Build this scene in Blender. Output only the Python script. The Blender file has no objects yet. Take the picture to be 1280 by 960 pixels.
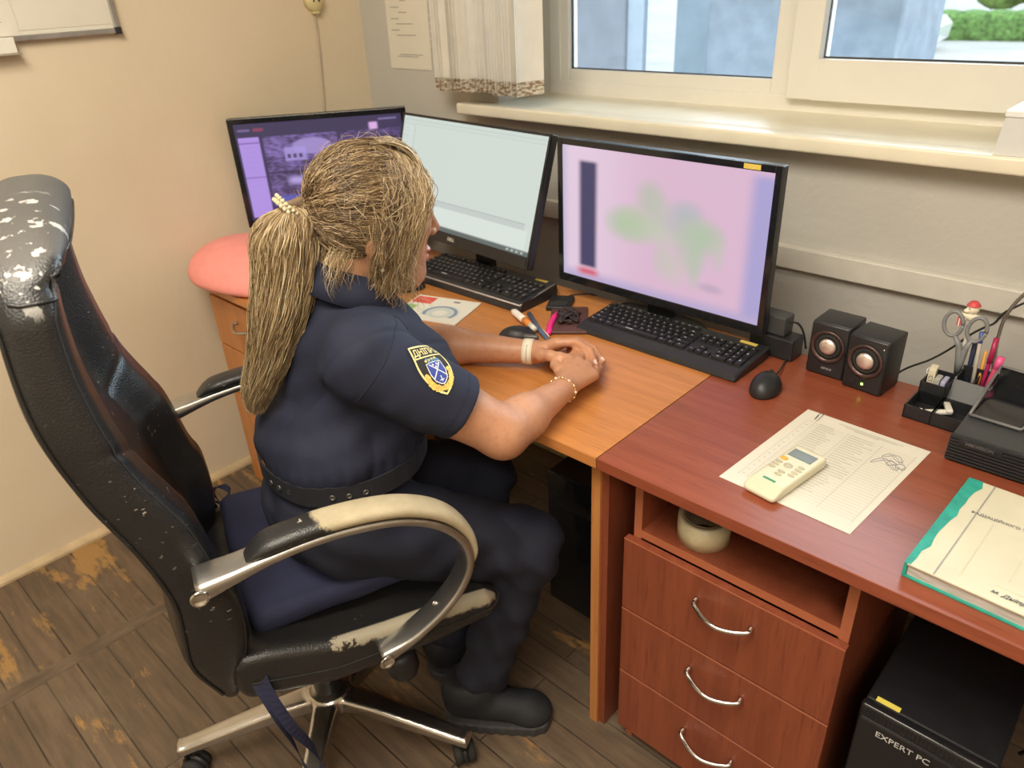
import bpy, bmesh, math, random
import numpy as np
from mathutils import Matrix, Vector
from mathutils.bvhtree import BVHTree
random.seed(7); RNG = np.random.default_rng(11)
SC = bpy.context.scene
COL = SC.collection

# ------------------------------------------------------------------ camera, world, lamps, exposure
cam_d = bpy.data.cameras.new('camera'); cam = bpy.data.objects.new('camera', cam_d); COL.objects.link(cam)
RC = Matrix(((0.73254397, -0.29756077, 0.61223926), (0.67926466, 0.37830478, -0.62887599), (-0.04448421, 0.87655181, 0.4792474)))
cam.matrix_world = Matrix.Translation((2.2566, -1.6878, 1.4913)) @ RC.to_4x4()
cam_d.sensor_width = 36; cam_d.lens = 936 / 1280 * 36; cam_d.clip_start = .02; cam_d.clip_end = 200
cam_d.dof.use_dof = True; cam_d.dof.focus_distance = 1.36; cam_d.dof.aperture_fstop = 4.6
SC.camera = cam
SC.view_settings.view_transform = 'Standard'; SC.view_settings.look = 'None'
SC.view_settings.exposure = 0.0; SC.view_settings.gamma = 1; SC.view_settings.use_curve_mapping = False
SC.cycles.use_denoising = True; SC.cycles.max_bounces = 8; SC.cycles.diffuse_bounces = 5
SC.cycles.transparent_max_bounces = 12; SC.cycles.sample_clamp_indirect = 6; SC.cycles.caustics_reflective = False; SC.cycles.caustics_refractive = False

w = bpy.data.worlds.new('sky'); SC.world = w; w.use_nodes = True
w.node_tree.nodes['Background'].inputs[0].default_value = (.72, .86, 1, 1)
w.node_tree.nodes['Background'].inputs[1].default_value = 1.7

def area(name, loc, target, sx, sy, power, col):
    d = bpy.data.lights.new(name, 'AREA'); d.shape = 'RECTANGLE'; d.size = sx; d.size_y = sy; d.energy = power; d.color = col
    o = bpy.data.objects.new(name, d); COL.objects.link(o); o.location = loc
    o.rotation_euler = (Vector(target) - Vector(loc)).to_track_quat('-Z', 'Y').to_euler(); return o
area('window_daylight', (1.75, .75, 2.15), (1.5, -1.0, .6), 2.6, 1.5, 104, (.84, .92, 1.0))
area('ceiling_light_panel', (1.6, -1.9, 2.66), (1.6, -1.9, 0), 1.2, .9, 62, (1.0, .90, .74))
area('ceiling_light_panel_rear', (3.0, -2.6, 2.66), (2.6, -2.2, 0), 1.2, .6, 40, (1.0, .92, .80))
sd = bpy.data.lights.new('sun', 'SUN'); sd.energy = 3.2; sd.angle = .02; sd.color = (1, .95, .86)
so = bpy.data.objects.new('sun', sd); COL.objects.link(so)
so.rotation_euler = Vector((-1.0, .2, -1.0)).to_track_quat('-Z', 'Y').to_euler()      # lights the street outside, not the room

# ------------------------------------------------------------------ materials
def NT(name):
    m = bpy.data.materials.new(name); m.use_nodes = True; nt = m.node_tree
    return m, nt, nt.nodes['Principled BSDF']
def nd(nt, t, **kw):
    n = nt.nodes.new(t)
    for k, v in kw.items():
        if k in ('operation', 'blend_type', 'data_type', 'wave_type', 'bands_direction', 'noise_dimensions', 'feature', 'attribute_name'): setattr(n, k, v)
        else: n.inputs[k].default_value = v
    return n
def mixc(nt, fac, a, b):
    n = nt.nodes.new('ShaderNodeMix'); n.data_type = 'RGBA'
    for s, v in ((0, fac), (6, a), (7, b)):
        if hasattr(v, 'links') or hasattr(v, 'is_linked'): nt.links.new(v, n.inputs[s])
        else: n.inputs[s].default_value = (*v, 1) if isinstance(v, tuple) and len(v) == 3 else v
    return n.outputs[2]
def ramp(nt, src, a, b):
    n = nt.nodes.new('ShaderNodeMapRange'); n.inputs[1].default_value = a; n.inputs[2].default_value = b
    nt.links.new(src, n.inputs[0]); return n.outputs[0]
def coords(nt, scale=(1, 1, 1), rot=(0, 0, 0), loc=(0, 0, 0)):
    t = nt.nodes.new('ShaderNodeTexCoord'); m = nt.nodes.new('ShaderNodeMapping')
    m.inputs['Scale'].default_value = scale; m.inputs['Rotation'].default_value = rot; m.inputs['Location'].default_value = loc
    nt.links.new(t.outputs['Object'], m.inputs[0]); return m.outputs[0]
def noise(nt, vec, scale, detail=4, rough=.5, dist=0):
    n = nt.nodes.new('ShaderNodeTexNoise'); n.inputs['Scale'].default_value = scale; n.inputs['Detail'].default_value = detail
    n.inputs['Roughness'].default_value = rough; n.inputs['Distortion'].default_value = dist
    nt.links.new(vec, n.inputs['Vector']); return n.outputs[0]
def bump(nt, bsdf, h, strength, dist=.002):
    b = nt.nodes.new('ShaderNodeBump'); b.inputs['Strength'].default_value = strength; b.inputs['Distance'].default_value = dist
    nt.links.new(h, b.inputs['Height']); nt.links.new(b.outputs[0], bsdf.inputs['Normal'])
def pm(name, col, rough=.5, metal=0, var=.12, vs=30, bmp=0, bs=200, spec=.5, coat=0, em=None, es=0, stretch=(1, 1, 1), bd=.002):
    """plain material with a faint procedural variation"""
    m, nt, b = NT(name); b.inputs['Roughness'].default_value = rough; b.inputs['Metallic'].default_value = metal
    b.inputs['Specular IOR Level'].default_value = spec; b.inputs['Coat Weight'].default_value = coat
    v = coords(nt, stretch); n = noise(nt, v, vs)
    f = ramp(nt, n, .3, .7)
    nt.links.new(mixc(nt, f, tuple(c * (1 - var) for c in col), tuple(min(1, c * (1 + var)) for c in col)), b.inputs['Base Color'])
    if bmp: bump(nt, b, noise(nt, v, bs, 3), bmp, bd)
    if em: b.inputs['Emission Color'].default_value = (*em, 1); b.inputs['Emission Strength'].default_value = es
    return m
def wood(name, a, b_, axis='X', rough=.32, scale=1):
    m, nt, b = NT(name)
    st = {'X': (1.2, 22, 22), 'Y': (22, 1.2, 22), 'Z': (22, 22, 1.2)}[axis]
    v = coords(nt, tuple(s * scale for s in st))
    n1 = noise(nt, v, 1.6, 5, .6, .6); n2 = noise(nt, coords(nt, tuple(s * 4 * scale for s in st)), 2.5, 3)
    c = mixc(nt, ramp(nt, n1, .32, .68), a, b_)
    c = mixc(nt, ramp(nt, n2, .55, .8), c, tuple(x * .72 for x in a))
    nt.links.new(c, b.inputs['Base Color']); b.inputs['Roughness'].default_value = rough
    bump(nt, b, n2, .06, .001); return m
def emis_attr(name, strength):
    m = bpy.data.materials.new(name); m.use_nodes = True; nt = m.node_tree; nt.nodes.clear()
    o = nt.nodes.new('ShaderNodeOutputMaterial'); e = nt.nodes.new('ShaderNodeEmission'); g = nt.nodes.new('ShaderNodeBsdfGlossy')
    a = nd(nt, 'ShaderNodeAttribute', attribute_name='pic'); ad = nt.nodes.new('ShaderNodeAddShader'); mx = nt.nodes.new('ShaderNodeMixShader')
    df = nt.nodes.new('ShaderNodeBsdfDiffuse'); df.inputs[0].default_value = (.02, .02, .022, 1)
    g.inputs['Roughness'].default_value = .35; mx.inputs[0].default_value = .05
    nt.links.new(df.outputs[0], mx.inputs[1]); nt.links.new(g.outputs[0], mx.inputs[2])
    e.inputs[1].default_value = strength; nt.links.new(a.outputs[0], e.inputs[0])
    nt.links.new(e.outputs[0], ad.inputs[0]); nt.links.new(mx.outputs[0], ad.inputs[1]); nt.links.new(ad.outputs[0], o.inputs[0]); return m
def print_attr(name, rough=.6):
    m, nt, b = NT(name); a = nd(nt, 'ShaderNodeAttribute', attribute_name='pic'); nt.links.new(a.outputs[0], b.inputs['Base Color'])
    b.inputs['Roughness'].default_value = rough; return m

M = {}
M['blackplastic'] = pm('black_plastic', (.018, .019, .022), .42, bmp=.15, bs=900, bd=.0004)
M['glossblack'] = pm('glossy_black_plastic', (.012, .013, .016), .12)
M['keycap'] = pm('keycap_plastic', (.016, .017, .02), .35)
M['white'] = pm('white_plastic', (.80, .78, .70), .35, var=.03)
M['pvc'] = pm('window_pvc', (.78, .76, .70), .35, var=.03, vs=6)
M['sill'] = pm('sill_paint', (.84, .79, .64), .3, var=.05, vs=9)
M['chrome'] = pm('chrome', (.75, .74, .72), .12, 1, var=.05)
M['steel'] = pm('brushed_aluminium', (.52, .505, .48), .38, 1, var=.14, vs=22, bmp=.1, bs=300, bd=.0005)
M['rubber'] = pm('dark_rubber', (.02, .02, .02), .8)
M['paper'] = pm('paper', (.74, .71, .62), .8, var=.03, vs=8)
M['ink'] = pm('printing_ink', (.10, .10, .11), .8)
M['inkgrey'] = pm('grey_printing_ink', (.36, .35, .32), .8)
M['skin'] = None
M['yellow'] = pm('yellow_sticker', (.72, .55, .12), .6)

# ------------------------------------------------------------------ mesh helpers
def link(me, name, mat=None, parent=None, smooth=False):
    o = bpy.data.objects.new(name, me); COL.objects.link(o)
    if mat is not None:
        for mm in (mat if isinstance(mat, (list, tuple)) else [mat]): me.materials.append(mm)
    if smooth: me.polygons.foreach_set('use_smooth', [True] * len(me.polygons))
    if parent: o.parent = parent
    return o
def tag(o, label=None, cat=None, group=None, kind=None):
    if label: o['label'] = label
    if cat: o['category'] = cat
    if group: o['group'] = group
    if kind: o['kind'] = kind
    return o
def thing(name, label, cat, loc=(0, 0, 0), rz=0, group=None):
    o = bpy.data.objects.new(name, None); COL.objects.link(o); o.location = loc; o.rotation_euler = (0, 0, rz); o.empty_display_size = .05
    return tag(o, label, cat, group)
class G:
    def __init__(s): s.v = []; s.f = []; s.m = []; s.sm = []
    def add(s, vs, fs, m=0, sm=False, T=None):
        b = len(s.v)
        for p in vs:
            p = Vector(p); s.v.append(tuple(T @ p) if T is not None else tuple(p))
        for f in fs: s.f.append([b + i for i in f]); s.m.append(m); s.sm.append(sm)
        return s
    def box(s, x0, x1, y0, y1, z0, z1, bev=0, m=0, T=None, seg=2):
        bm = bmesh.new(); bmesh.ops.create_cube(bm, size=1)
        for v in bm.verts: v.co = (x0 + (v.co.x + .5) * (x1 - x0), y0 + (v.co.y + .5) * (y1 - y0), z0 + (v.co.z + .5) * (z1 - z0))
        if bev: bmesh.ops.bevel(bm, geom=bm.edges[:], offset=bev, segments=seg, profile=.5, affect='EDGES')
        bm.verts.index_update()
        s.add([v.co[:] for v in bm.verts], [[v.index for v in f.verts] for f in bm.faces], m, bev > 0 and seg > 2, T); bm.free(); return s
    def lathe(s, prof, n=24, m=0, T=None, sm=True):
        vs = [(r * math.cos(2 * math.pi * k / n), r * math.sin(2 * math.pi * k / n), z) for r, z in prof for k in range(n)]
        fs = [[i * n + k, i * n + (k + 1) % n, (i + 1) * n + (k + 1) % n, (i + 1) * n + k] for i in range(len(prof) - 1) for k in range(n)]
        if prof[0][0] > 1e-6: fs.append(list(range(n))[::-1])
        if prof[-1][0] > 1e-6: fs.append([(len(prof) - 1) * n + k for k in range(n)])
        return s.add(vs, fs, m, sm, T)
    def tube(s, pts, r, n=8, m=0, sm=True, T=None, cap=True):
        pts = [Vector(p) for p in pts]; rs = r if isinstance(r, (list, tuple)) else [r] * len(pts)
        up = Vector((0, 0, 1)); t0 = (pts[1] - pts[0]).normalized()
        if abs(t0.dot(up)) > .95: up = Vector((1, 0, 0))
        a = t0.cross(up).normalized(); vs = []
        for i, p in enumerate(pts):
            t = (pts[min(i + 1, len(pts) - 1)] - pts[max(i - 1, 0)]).normalized()
            a = (a - t * a.dot(t)).normalized(); b = t.cross(a)
            for k in range(n):
                an = 2 * math.pi * k / n; vs.append(p + (a * math.cos(an) + b * math.sin(an)) * rs[i])
        fs = [[i * n + k, i * n + (k + 1) % n, (i + 1) * n + (k + 1) % n, (i + 1) * n + k] for i in range(len(pts) - 1) for k in range(n)]
        if cap: fs += [list(range(n))[::-1], [(len(pts) - 1) * n + k for k in range(n)]]
        return s.add(vs, fs, m, sm, T)
    def prism(s, poly, d0, d1, plane='XY', m=0, T=None):
        n = len(poly)
        mp = {'XY': lambda a, b, c: (a, b, c), 'XZ': lambda a, b, c: (a, c, b), 'YZ': lambda a, b, c: (c, a, b)}[plane]
        vs = [mp(a, b, d0) for a, b in poly] + [mp(a, b, d1) for a, b in poly]
        fs = [list(range(n))[::-1], list(range(n, 2 * n))] + [[k, (k + 1) % n, n + (k + 1) % n, n + k] for k in range(n)]
        return s.add(vs, fs, m, False, T)
    def strip(s, path, prof_fn, m=0, sm=True, T=None):
        """loft closed rings"""
        vs = []; n = None
        for i in range(len(path)):
            ring = prof_fn(i); n = len(ring); vs += ring
        fs = [[i * n + k, i * n + (k + 1) % n, (i + 1) * n + (k + 1) % n, (i + 1) * n + k] for i in range(len(path) - 1) for k in range(n)]
        fs += [list(range(n))[::-1], [(len(path) - 1) * n + k for k in range(n)]]
        return s.add(vs, fs, m, sm, T)
    def mesh(s, name):
        me = bpy.data.meshes.new(name); me.from_pydata(s.v, [], s.f)
        me.polygons.foreach_set('material_index', s.m); me.polygons.foreach_set('use_smooth', s.sm); me.validate()
        bm = bmesh.new(); bm.from_mesh(me); bmesh.ops.recalc_face_normals(bm, faces=bm.faces); bm.to_mesh(me); bm.free(); me.update(); return me
    def build(s, name, mat, parent=None): return link(s.mesh(name), name, mat, parent)
def struct(name, g, mat):
    return tag(g.build(name, mat), kind='structure')
def TR(loc=(0, 0, 0), rz=0, rx=0, ry=0):
    return Matrix.Translation(loc) @ Matrix.Rotation(rz, 4, 'Z') @ Matrix.Rotation(rx, 4, 'X') @ Matrix.Rotation(ry, 4, 'Y')
def pic_mesh(g, fn, nu, nv, P00, Pu, Pv, m=0):
    """grid carrying a printed / displayed picture as colours (what the sheet or screen shows)"""
    P00, Pu, Pv = Vector(P00), Vector(Pu), Vector(Pv)
    vs = [P00 + Pu * (i / nu) + Pv * (j / nv) for j in range(nv + 1) for i in range(nu + 1)]
    fs = [[j * (nu + 1) + i, j * (nu + 1) + i + 1, (j + 1) * (nu + 1) + i + 1, (j + 1) * (nu + 1) + i] for j in range(nv) for i in range(nu)]
    me = bpy.data.meshes.new('picture'); me.from_pydata([tuple(v) for v in vs], [], fs)
    U = np.tile(np.linspace(0, 1, nu + 1), nv + 1); V = np.repeat(np.linspace(0, 1, nv + 1), nu + 1)
    c = np.ones((len(vs), 4), np.float32); c[:, :3] = fn(U, V)
    a = me.color_attributes.new('pic', 'FLOAT_COLOR', 'POINT'); a.data.foreach_set('color', c.ravel()); return me
def text_geo(txt, size, ext=.0003, font_shear=0, bold=0):
    c = bpy.data.curves.new('txt', 'FONT'); c.body = txt; c.size = size; c.extrude = ext; c.shear = font_shear; c.align_x = 'CENTER'; c.align_y = 'CENTER'; c.offset = bold; c.resolution_u = 3
    o = bpy.data.objects.new('txt', c); COL.objects.link(o); dg = bpy.context.evaluated_depsgraph_get(); dg.update()
    me = bpy.data.meshes.new_from_object(o.evaluated_get(dg)); vs = [v.co[:] for v in me.vertices]; fs = [list(p.vertices) for p in me.polygons]
    bpy.data.objects.remove(o); bpy.data.meshes.remove(me); return vs, fs
def catmull(P, n):
    P = [Vector(p) for p in P]; Q = [P[0] * 2 - P[1]] + P + [P[-1] * 2 - P[-2]]; out = []
    for i in range(1, len(Q) - 2):
        for k in range(n):
            t = k / n; a, b, c, d = Q[i - 1], Q[i], Q[i + 1], Q[i + 2]
            out.append(.5 * ((2 * b) + (c - a) * t + (2 * a - 5 * b + 4 * c - d) * t * t + (3 * b - a - 3 * c + d) * t ** 3))
    return out + [P[-1]]

# ------------------------------------------------------------------ implicit surfaces -> one continuous mesh
def smin(a, b, k):
    h = np.clip(.5 + .5 * (b - a) / k, 0, 1); return b * (1 - h) + a * h - k * h * (1 - h)
def smax(a, b, k): return -smin(-a, -b, k)
def caps(p, a, b, r0, r1):
    a = np.array(a, float); b = np.array(b, float); pa = p - a; ba = b - a
    h = np.clip(pa @ ba / (ba @ ba), 0, 1); return np.linalg.norm(pa - h[:, None] * ba, axis=1) - (r0 + (r1 - r0) * h)
def ell(p, c, r, R=None):
    q = p - np.array(c, float)
    if R is not None: q = q @ R
    r = np.array(r, float); k0 = np.linalg.norm(q / r, axis=1); k1 = np.linalg.norm(q / (r * r), axis=1) + 1e-9
    return k0 * (k0 - 1) / k1
def rbox(p, c, h, r, R=None):
    q = p - np.array(c, float)
    if R is not None: q = q @ R
    q = np.abs(q) - (np.array(h, float) - r)
    return np.linalg.norm(np.maximum(q, 0), axis=1) + np.minimum(q.max(axis=1), 0) - r
def chain(p, pts, rs, k=.004):
    d = None
    for i in range(len(pts) - 1):
        e = caps(p, pts[i], pts[i + 1], rs[i], rs[i + 1]); d = e if d is None else smin(d, e, k)
    return d
def polygonize(sdf, bmin, bmax, h, slack=1.5):
    bmin = np.array(bmin, float); bmax = np.array(bmax, float); H = 8; n = np.ceil((bmax - bmin) / (h * H)).astype(int)
    c = np.stack(np.meshgrid(*[np.arange(k) for k in n], indexing='ij'), -1).reshape(-1, 3); size = H
    while True:
        d = sdf(bmin + (c + .5) * size * h); c = c[np.abs(d) < size * h * .87 * slack]
        if size == 1: break
        o = np.array([[i, j, k] for i in (0, 1) for j in (0, 1) for k in (0, 1)]); c = (c[:, None] * 2 + o).reshape(-1, 3); size //= 2
    key = lambda q: (q[..., 0].astype(np.int64) + 8) * 4000000 + (q[..., 1] + 8) * 2000 + (q[..., 2] + 8)
    off = np.array([[i, j, k] for i in (0, 1) for j in (0, 1) for k in (0, 1)])
    cor = c[:, None] + off; ck = key(cor); uk, idx = np.unique(ck, return_index=True)
    uc = cor.reshape(-1, 3)[idx]; uv = sdf(bmin + uc * h); val = uv[np.searchsorted(uk, ck)]
    act = (val.min(1) < 0) & (val.max(1) >= 0); c = c[act]; val = val[act]
    E = [(a, b) for a in range(8) for b in range(a + 1, 8) if np.abs(off[a] - off[b]).sum() == 1]
    acc = np.zeros((len(c), 3)); cnt = np.zeros(len(c))
    for a, b in E:
        va, vb = val[:, a], val[:, b]; s = (va < 0) != (vb < 0); t = np.where(s, va / np.where(s, va - vb, 1), 0)
        acc += np.where(s[:, None], off[a] + t[:, None] * (off[b] - off[a]), 0); cnt += s
    P = bmin + (c + acc / cnt[:, None]) * h
    k = key(c); order = np.argsort(k); ks = k[order]; faces = []
    def find(q):
        kk = key(q); i = np.searchsorted(ks, kk); i = np.clip(i, 0, len(ks) - 1); return np.where(ks[i] == kk, order[i], -1)
    for ax in range(3):
        e = np.zeros(3, int); e[ax] = 1; b1 = np.zeros(3, int); b1[(ax + 1) % 3] = 1; b2 = np.zeros(3, int); b2[(ax + 2) % 3] = 1
        ib = int(e[0] * 4 + e[1] * 2 + e[2]); s0 = val[:, 0] < 0; s1 = val[:, ib] < 0; m = s0 != s1; q = c[m]; me_ = np.nonzero(m)[0]
        A, B, D = find(q - b1), find(q - b1 - b2), find(q - b2); f = np.stack([me_, A, B, D], 1); flip = ~s0[m]
        f[flip] = f[flip][:, ::-1]; faces.append(f[(f >= 0).all(1)])
    F = np.concatenate(faces)
    for _ in range(3):
        d = sdf(P); g = np.stack([sdf(P + np.eye(3)[i] * h * .2) - sdf(P - np.eye(3)[i] * h * .2) for i in range(3)], 1) / (h * .4)
        st = -(d / np.maximum((g * g).sum(1), .25))[:, None] * g; L = np.linalg.norm(st, axis=1, keepdims=True)
        P = P + st * np.minimum(1, h * .5 / np.maximum(L, 1e-9))
    return P, F
def sdf_obj(name, sdf, bmin, bmax, h, mat, parent=None, relax=0):
    P, F = polygonize(sdf, bmin, bmax, h)
    me = bpy.data.meshes.new(name); me.from_pydata(P.tolist(), [], F.tolist()); o = link(me, name, mat, parent, True); return o
# ------------------------------------------------------------------ the room
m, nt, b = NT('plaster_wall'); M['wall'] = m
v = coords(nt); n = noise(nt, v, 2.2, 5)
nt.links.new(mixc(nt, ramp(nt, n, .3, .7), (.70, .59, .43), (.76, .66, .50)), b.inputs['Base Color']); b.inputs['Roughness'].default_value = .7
bump(nt, b, noise(nt, v, 38, 4), .25, .004)
m, nt, b = NT('window_wall_haze_grey'); M['wwall'] = m  # window wall greyed: backlit shade and haze put into the base colour
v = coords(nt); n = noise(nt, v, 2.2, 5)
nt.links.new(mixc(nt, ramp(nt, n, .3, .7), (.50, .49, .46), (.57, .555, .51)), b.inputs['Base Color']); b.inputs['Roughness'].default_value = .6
bump(nt, b, noise(nt, v, 60, 4), .35, .004)

# worn plank floor: boards run along X
m, nt, b = NT('worn_plank_floor'); M['floor'] = m
tc = nt.nodes.new('ShaderNodeTexCoord'); br = nt.nodes.new('ShaderNodeTexBrick')
mp = nt.nodes.new('ShaderNodeMapping'); mp.inputs['Location'].default_value = (-.47, .02, 0); nt.links.new(tc.outputs['Object'], mp.inputs[0]); nt.links.new(mp.outputs[0], br.inputs[0])
br.inputs['Color1'].default_value = (.175, .118, .074, 1); br.inputs['Color2'].default_value = (.135, .09, .056, 1); br.inputs['Mortar'].default_value = (.025, .018, .012, 1)
br.inputs['Scale'].default_value = 1; br.inputs['Mortar Size'].default_value = .0022; br.inputs['Brick Width'].default_value = .95; br.inputs['Row Height'].default_value = .0745; br.inputs['Mortar Smooth'].default_value = .3
v = coords(nt, (3, 26, 1)); g1 = noise(nt, v, 2, 6, .6); c = mixc(nt, ramp(nt, g1, .35, .75), br.outputs[0], (.08, .057, .038))
nw = noise(nt, coords(nt, (2.6, 8, 1), loc=(3.4, 1.9, 0)), 1.2, 8, .7); sx_ = nt.nodes.new('ShaderNodeSeparateXYZ'); nt.links.new(tc.outputs['Object'], sx_.inputs[0]); nb_ = nt.nodes.new('ShaderNodeMath'); nb_.operation = 'MULTIPLY_ADD'; nt.links.new(ramp(nt, sx_.outputs[0], .62, .10), nb_.inputs[0]); nb_.inputs[1].default_value = .085; nt.links.new(nw, nb_.inputs[2]); c = mixc(nt, ramp(nt, nb_.outputs[0], .60, .66), c, (.36, .205, .07))
ng = noise(nt, coords(nt, (2, 3, 1)), 1.8, 5, .6); c = mixc(nt, ramp(nt, ng, .55, .8), c, (.19, .145, .095))
nt.links.new(c, b.inputs['Base Color']); b.inputs['Roughness'].default_value = .55
hs = nt.nodes.new('ShaderNodeMath'); hs.operation = 'SUBTRACT'; nt.links.new(g1, hs.inputs[0]); nt.links.new(br.outputs[1], hs.inputs[1]); bump(nt, b, hs.outputs[0], .4, .004)
struct('floor', G().box(-.2, 4.2, -4.2, .3, -.1, 0), M['floor'])
M['cross'] = pm('worn_cross_board', (.125, .088, .058), .6, var=.3, vs=14, bmp=.3, bs=80, stretch=(3, 1, 1))
struct('trim_1', G().box(.442, .487, -4.2, -.02, -.02, .0012, .0008), M['cross'])
struct('ceiling', G().box(-.2, 4.2, -4.2, .3, 2.7, 2.8), pm('ceiling_paint', (.80, .78, .72), .8, var=.02))
struct('wall_left', G().box(-.2, 0, -4.2, .3, 0, 2.7), M['wall'])
struct('wall_right', G().box(4.0, 4.2, -4.2, .3, 0, 2.7), M['wall'])
struct('wall_rear', G().box(0, 4.0, -4.2, -4.0, 0, 2.7), M['wall'])
WX0, WX1, WZ0, WZ1 = .62, 3.05, 1.135, 2.45
g = G()
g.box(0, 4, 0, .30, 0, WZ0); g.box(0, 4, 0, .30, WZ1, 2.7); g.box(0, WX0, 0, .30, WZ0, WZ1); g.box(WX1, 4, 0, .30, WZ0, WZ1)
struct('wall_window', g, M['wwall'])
M['base'] = pm('baseboard_paint', (.52, .40, .24), .5, var=.25, vs=12)
def qr(p0, p1, sgn):   # low quarter-round strip
    pass
struct('baseboard_left', G().prism([(0, 0), (.018, 0), (.017, .008), (.011, .016), (0, .022)], -4.0, 0, 'XZ'), M['base'])
struct('baseboard_window', G().box(.02, 4, -.014, 0, 0, .05, .002), M['base'])
# cable channel on the window wall
struct('trim_2', G().box(.25, 3.9, -.022, 0, .850, .903, .003), pm('cable_channel_paint', (.66, .64, .58), .4, var=.04))
# sill board, frame, sashes, panes
g = G(); g.box(.50, 3.2, -.065, 0.005, 1.128, 1.160, .006, seg=4); g.box(WX0, WX1, 0, .235, 1.135, 1.160)
struct('window_sill_1', g, M['sill'])
g = G(); FY0, FY1 = .235, .295
g.box(WX0, WX1, FY0, FY1, 1.158, 1.196, .002); g.box(WX0, .66, FY0, FY1, 1.196, 2.45, .002); g.box(1.40, 1.435, FY0, FY1, 1.19, 2.45, .002)
g.box(WX1 - .05, WX1, FY0, FY1, 1.19, 2.45, .002); g.box(WX0, WX1, FY0, FY1, 2.40, 2.45, .002); g.box(2.30, 2.34, FY0, FY1, 1.19, 2.45, .002)
wf = tag(g.build('window_1', M['pvc']), kind='structure')
g = G(); g.box(.657, .69, FY0 + .006, FY1 - .01, 1.194, 2.41, .003); g.box(1.348, 1.402, FY0 + .006, FY1 - .01, 1.194, 2.41, .003); g.box(.69, 1.348, FY0 + .006, FY1 - .01, 1.194, 1.230, .003); g.box(.69, 1.348, FY0 + .006, FY1 - .01, 2.36, 2.41, .003)
g.build('fixed_frame', M['pvc'], wf)
g = G(); x0, x1 = 1.405, 2.31; y0, y1 = .205, .27
g.box(x0, x0 + .072, y0, y1, 1.192, 2.42, .004); g.box(x1 - .07, x1, y0, y1, 1.192, 2.42, .004)
g.box(x0 + .070, x1 - .068, y0 + .0005, y1, 1.1925, 1.284); g.box(x0 + .070, x1 - .068, y0 + .0005, y1, 2.34, 2.4195)
g.build('opening_sash', M['pvc'], wf)
g = G()
for a, c_, z0, y in ((.686, 1.352, 1.226, .262), (1.472, 2.242, 1.281, .238)):
    g.box(a, c_, y - .006, y, z0, z0 + .007); g.box(a, a + .006, y - .006, y, z0, 2.36); g.box(c_ - .006, c_, y - .006, y, z0, 2.36)
g.build('gasket', pm('rubber_gasket', (.05, .055, .06), .6), wf)
m = bpy.data.materials.new('window_glass'); m.use_nodes = True; nt = m.node_tree; nt.nodes.clear(); M['glass'] = m
o_ = nt.nodes.new('ShaderNodeOutputMaterial'); tr = nt.nodes.new('ShaderNodeBsdfTransparent'); tr.inputs[0].default_value = (.90, .95, .97, 1); gl = nt.nodes.new('ShaderNodeBsdfGlossy'); gl.inputs['Roughness'].default_value = .02
fr = nt.nodes.new('ShaderNodeFresnel'); fr.inputs[0].default_value = 1.45; mx = nt.nodes.new('ShaderNodeMixShader')
nt.links.new(fr.outputs[0], mx.inputs[0]); nt.links.new(tr.outputs[0], mx.inputs[1]); nt.links.new(gl.outputs[0], mx.inputs[2]); nt.links.new(mx.outputs[0], o_.inputs[0])
G().box(.688, 1.350, .264, .268, 1.228, 2.37).build('glass_pane', M['glass'], wf)
G().box(1.474, 2.242, .242, .246, 1.283, 2.35).build('glass_pane', M['glass'], wf)
G().box(2.34, 3.0, .262, .266, 1.19, 2.41).build('glass_pane', M['glass'], wf)

# ------------------------------------------------------------------ outside
tag(G().box(-40, 40, .32, 70, -.9, -.8).build('pavement', pm('bright_pavement', (.62, .58, .54), .8, vs=.6)), kind='structure')
gr = pm('hedge_leaves', (.16, .30, .07), .8, var=.6, vs=9)
def lump(c, r, seed):
    rr = np.random.default_rng(seed)
    S = [(np.array(c) + rr.normal(size=3) * np.array(r) * .45, .35 + .35 * rr.random()) for _ in range(9)]
    def f(p):
        d = None
        for q, s in S:
            e = ell(p, q, np.array(r) * s); d = e if d is None else smin(d, e, .15)
        return d + .06 * np.sin(p[:, 0] * 11) * np.sin(p[:, 1] * 9) * np.sin(p[:, 2] * 13)
    return f
hed = tag(sdf_obj('clipped_hedge', lambda p: rbox(p, (-5.0, 25.6, -.45), (6, .7, .4), .2) + .05 * np.sin(p[:, 0] * 9 + 2 * np.sin(p[:, 2] * 8)) * np.sin(p[:, 2] * 11), (-11.5, 24.5, -1), (1.5, 26.8, .2), .12, gr), 'long low clipped green hedge across the street outside the window', 'hedge')
for i, (x, y, r) in enumerate(((-11.5, 37, 2.2), (-4.8, 36, 1.9), (2.0, 38, 2.4))):
    lab = ['broad leafy bush left in the right-hand pane', 'smaller leafy bush in the middle of the right-hand pane', 'broad leafy bush at the right of the right-hand pane'][i]
    tag(sdf_obj('street_bush', lump((x, y, .5), (r, r * .8, 1.6), i + 3), (x - 5, y - 4, -1.0), (x + 5, y + 4, 3.5), .16, pm('bush_leaves', (.20 + .05 * i, .38, .08), .8, var=.55, vs=4)), lab, 'bush', 'bushes across the street')
car = thing('parked_car', 'white car parked by the road far outside the window', 'car', (-6.4, 21.9, -.8), .1)
cw = pm('white_car_paint', (.85, .85, .86), .25, coat=.5, var=.02)
G().prism([(-2.1, .25), (2.1, .25), (2.15, .62), (1.95, .82), (1.25, .9), (.65, 1.38), (-.85, 1.40), (-1.5, .95), (-2.05, .85)], -.85, .85, 'XZ').build('car_body', cw, car)
G().prism([(1.12, .93), (.6, 1.32), (-.8, 1.33), (-1.35, .95)], -.87, .87, 'XZ').build('side_window', M['glossblack'], car)
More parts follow.
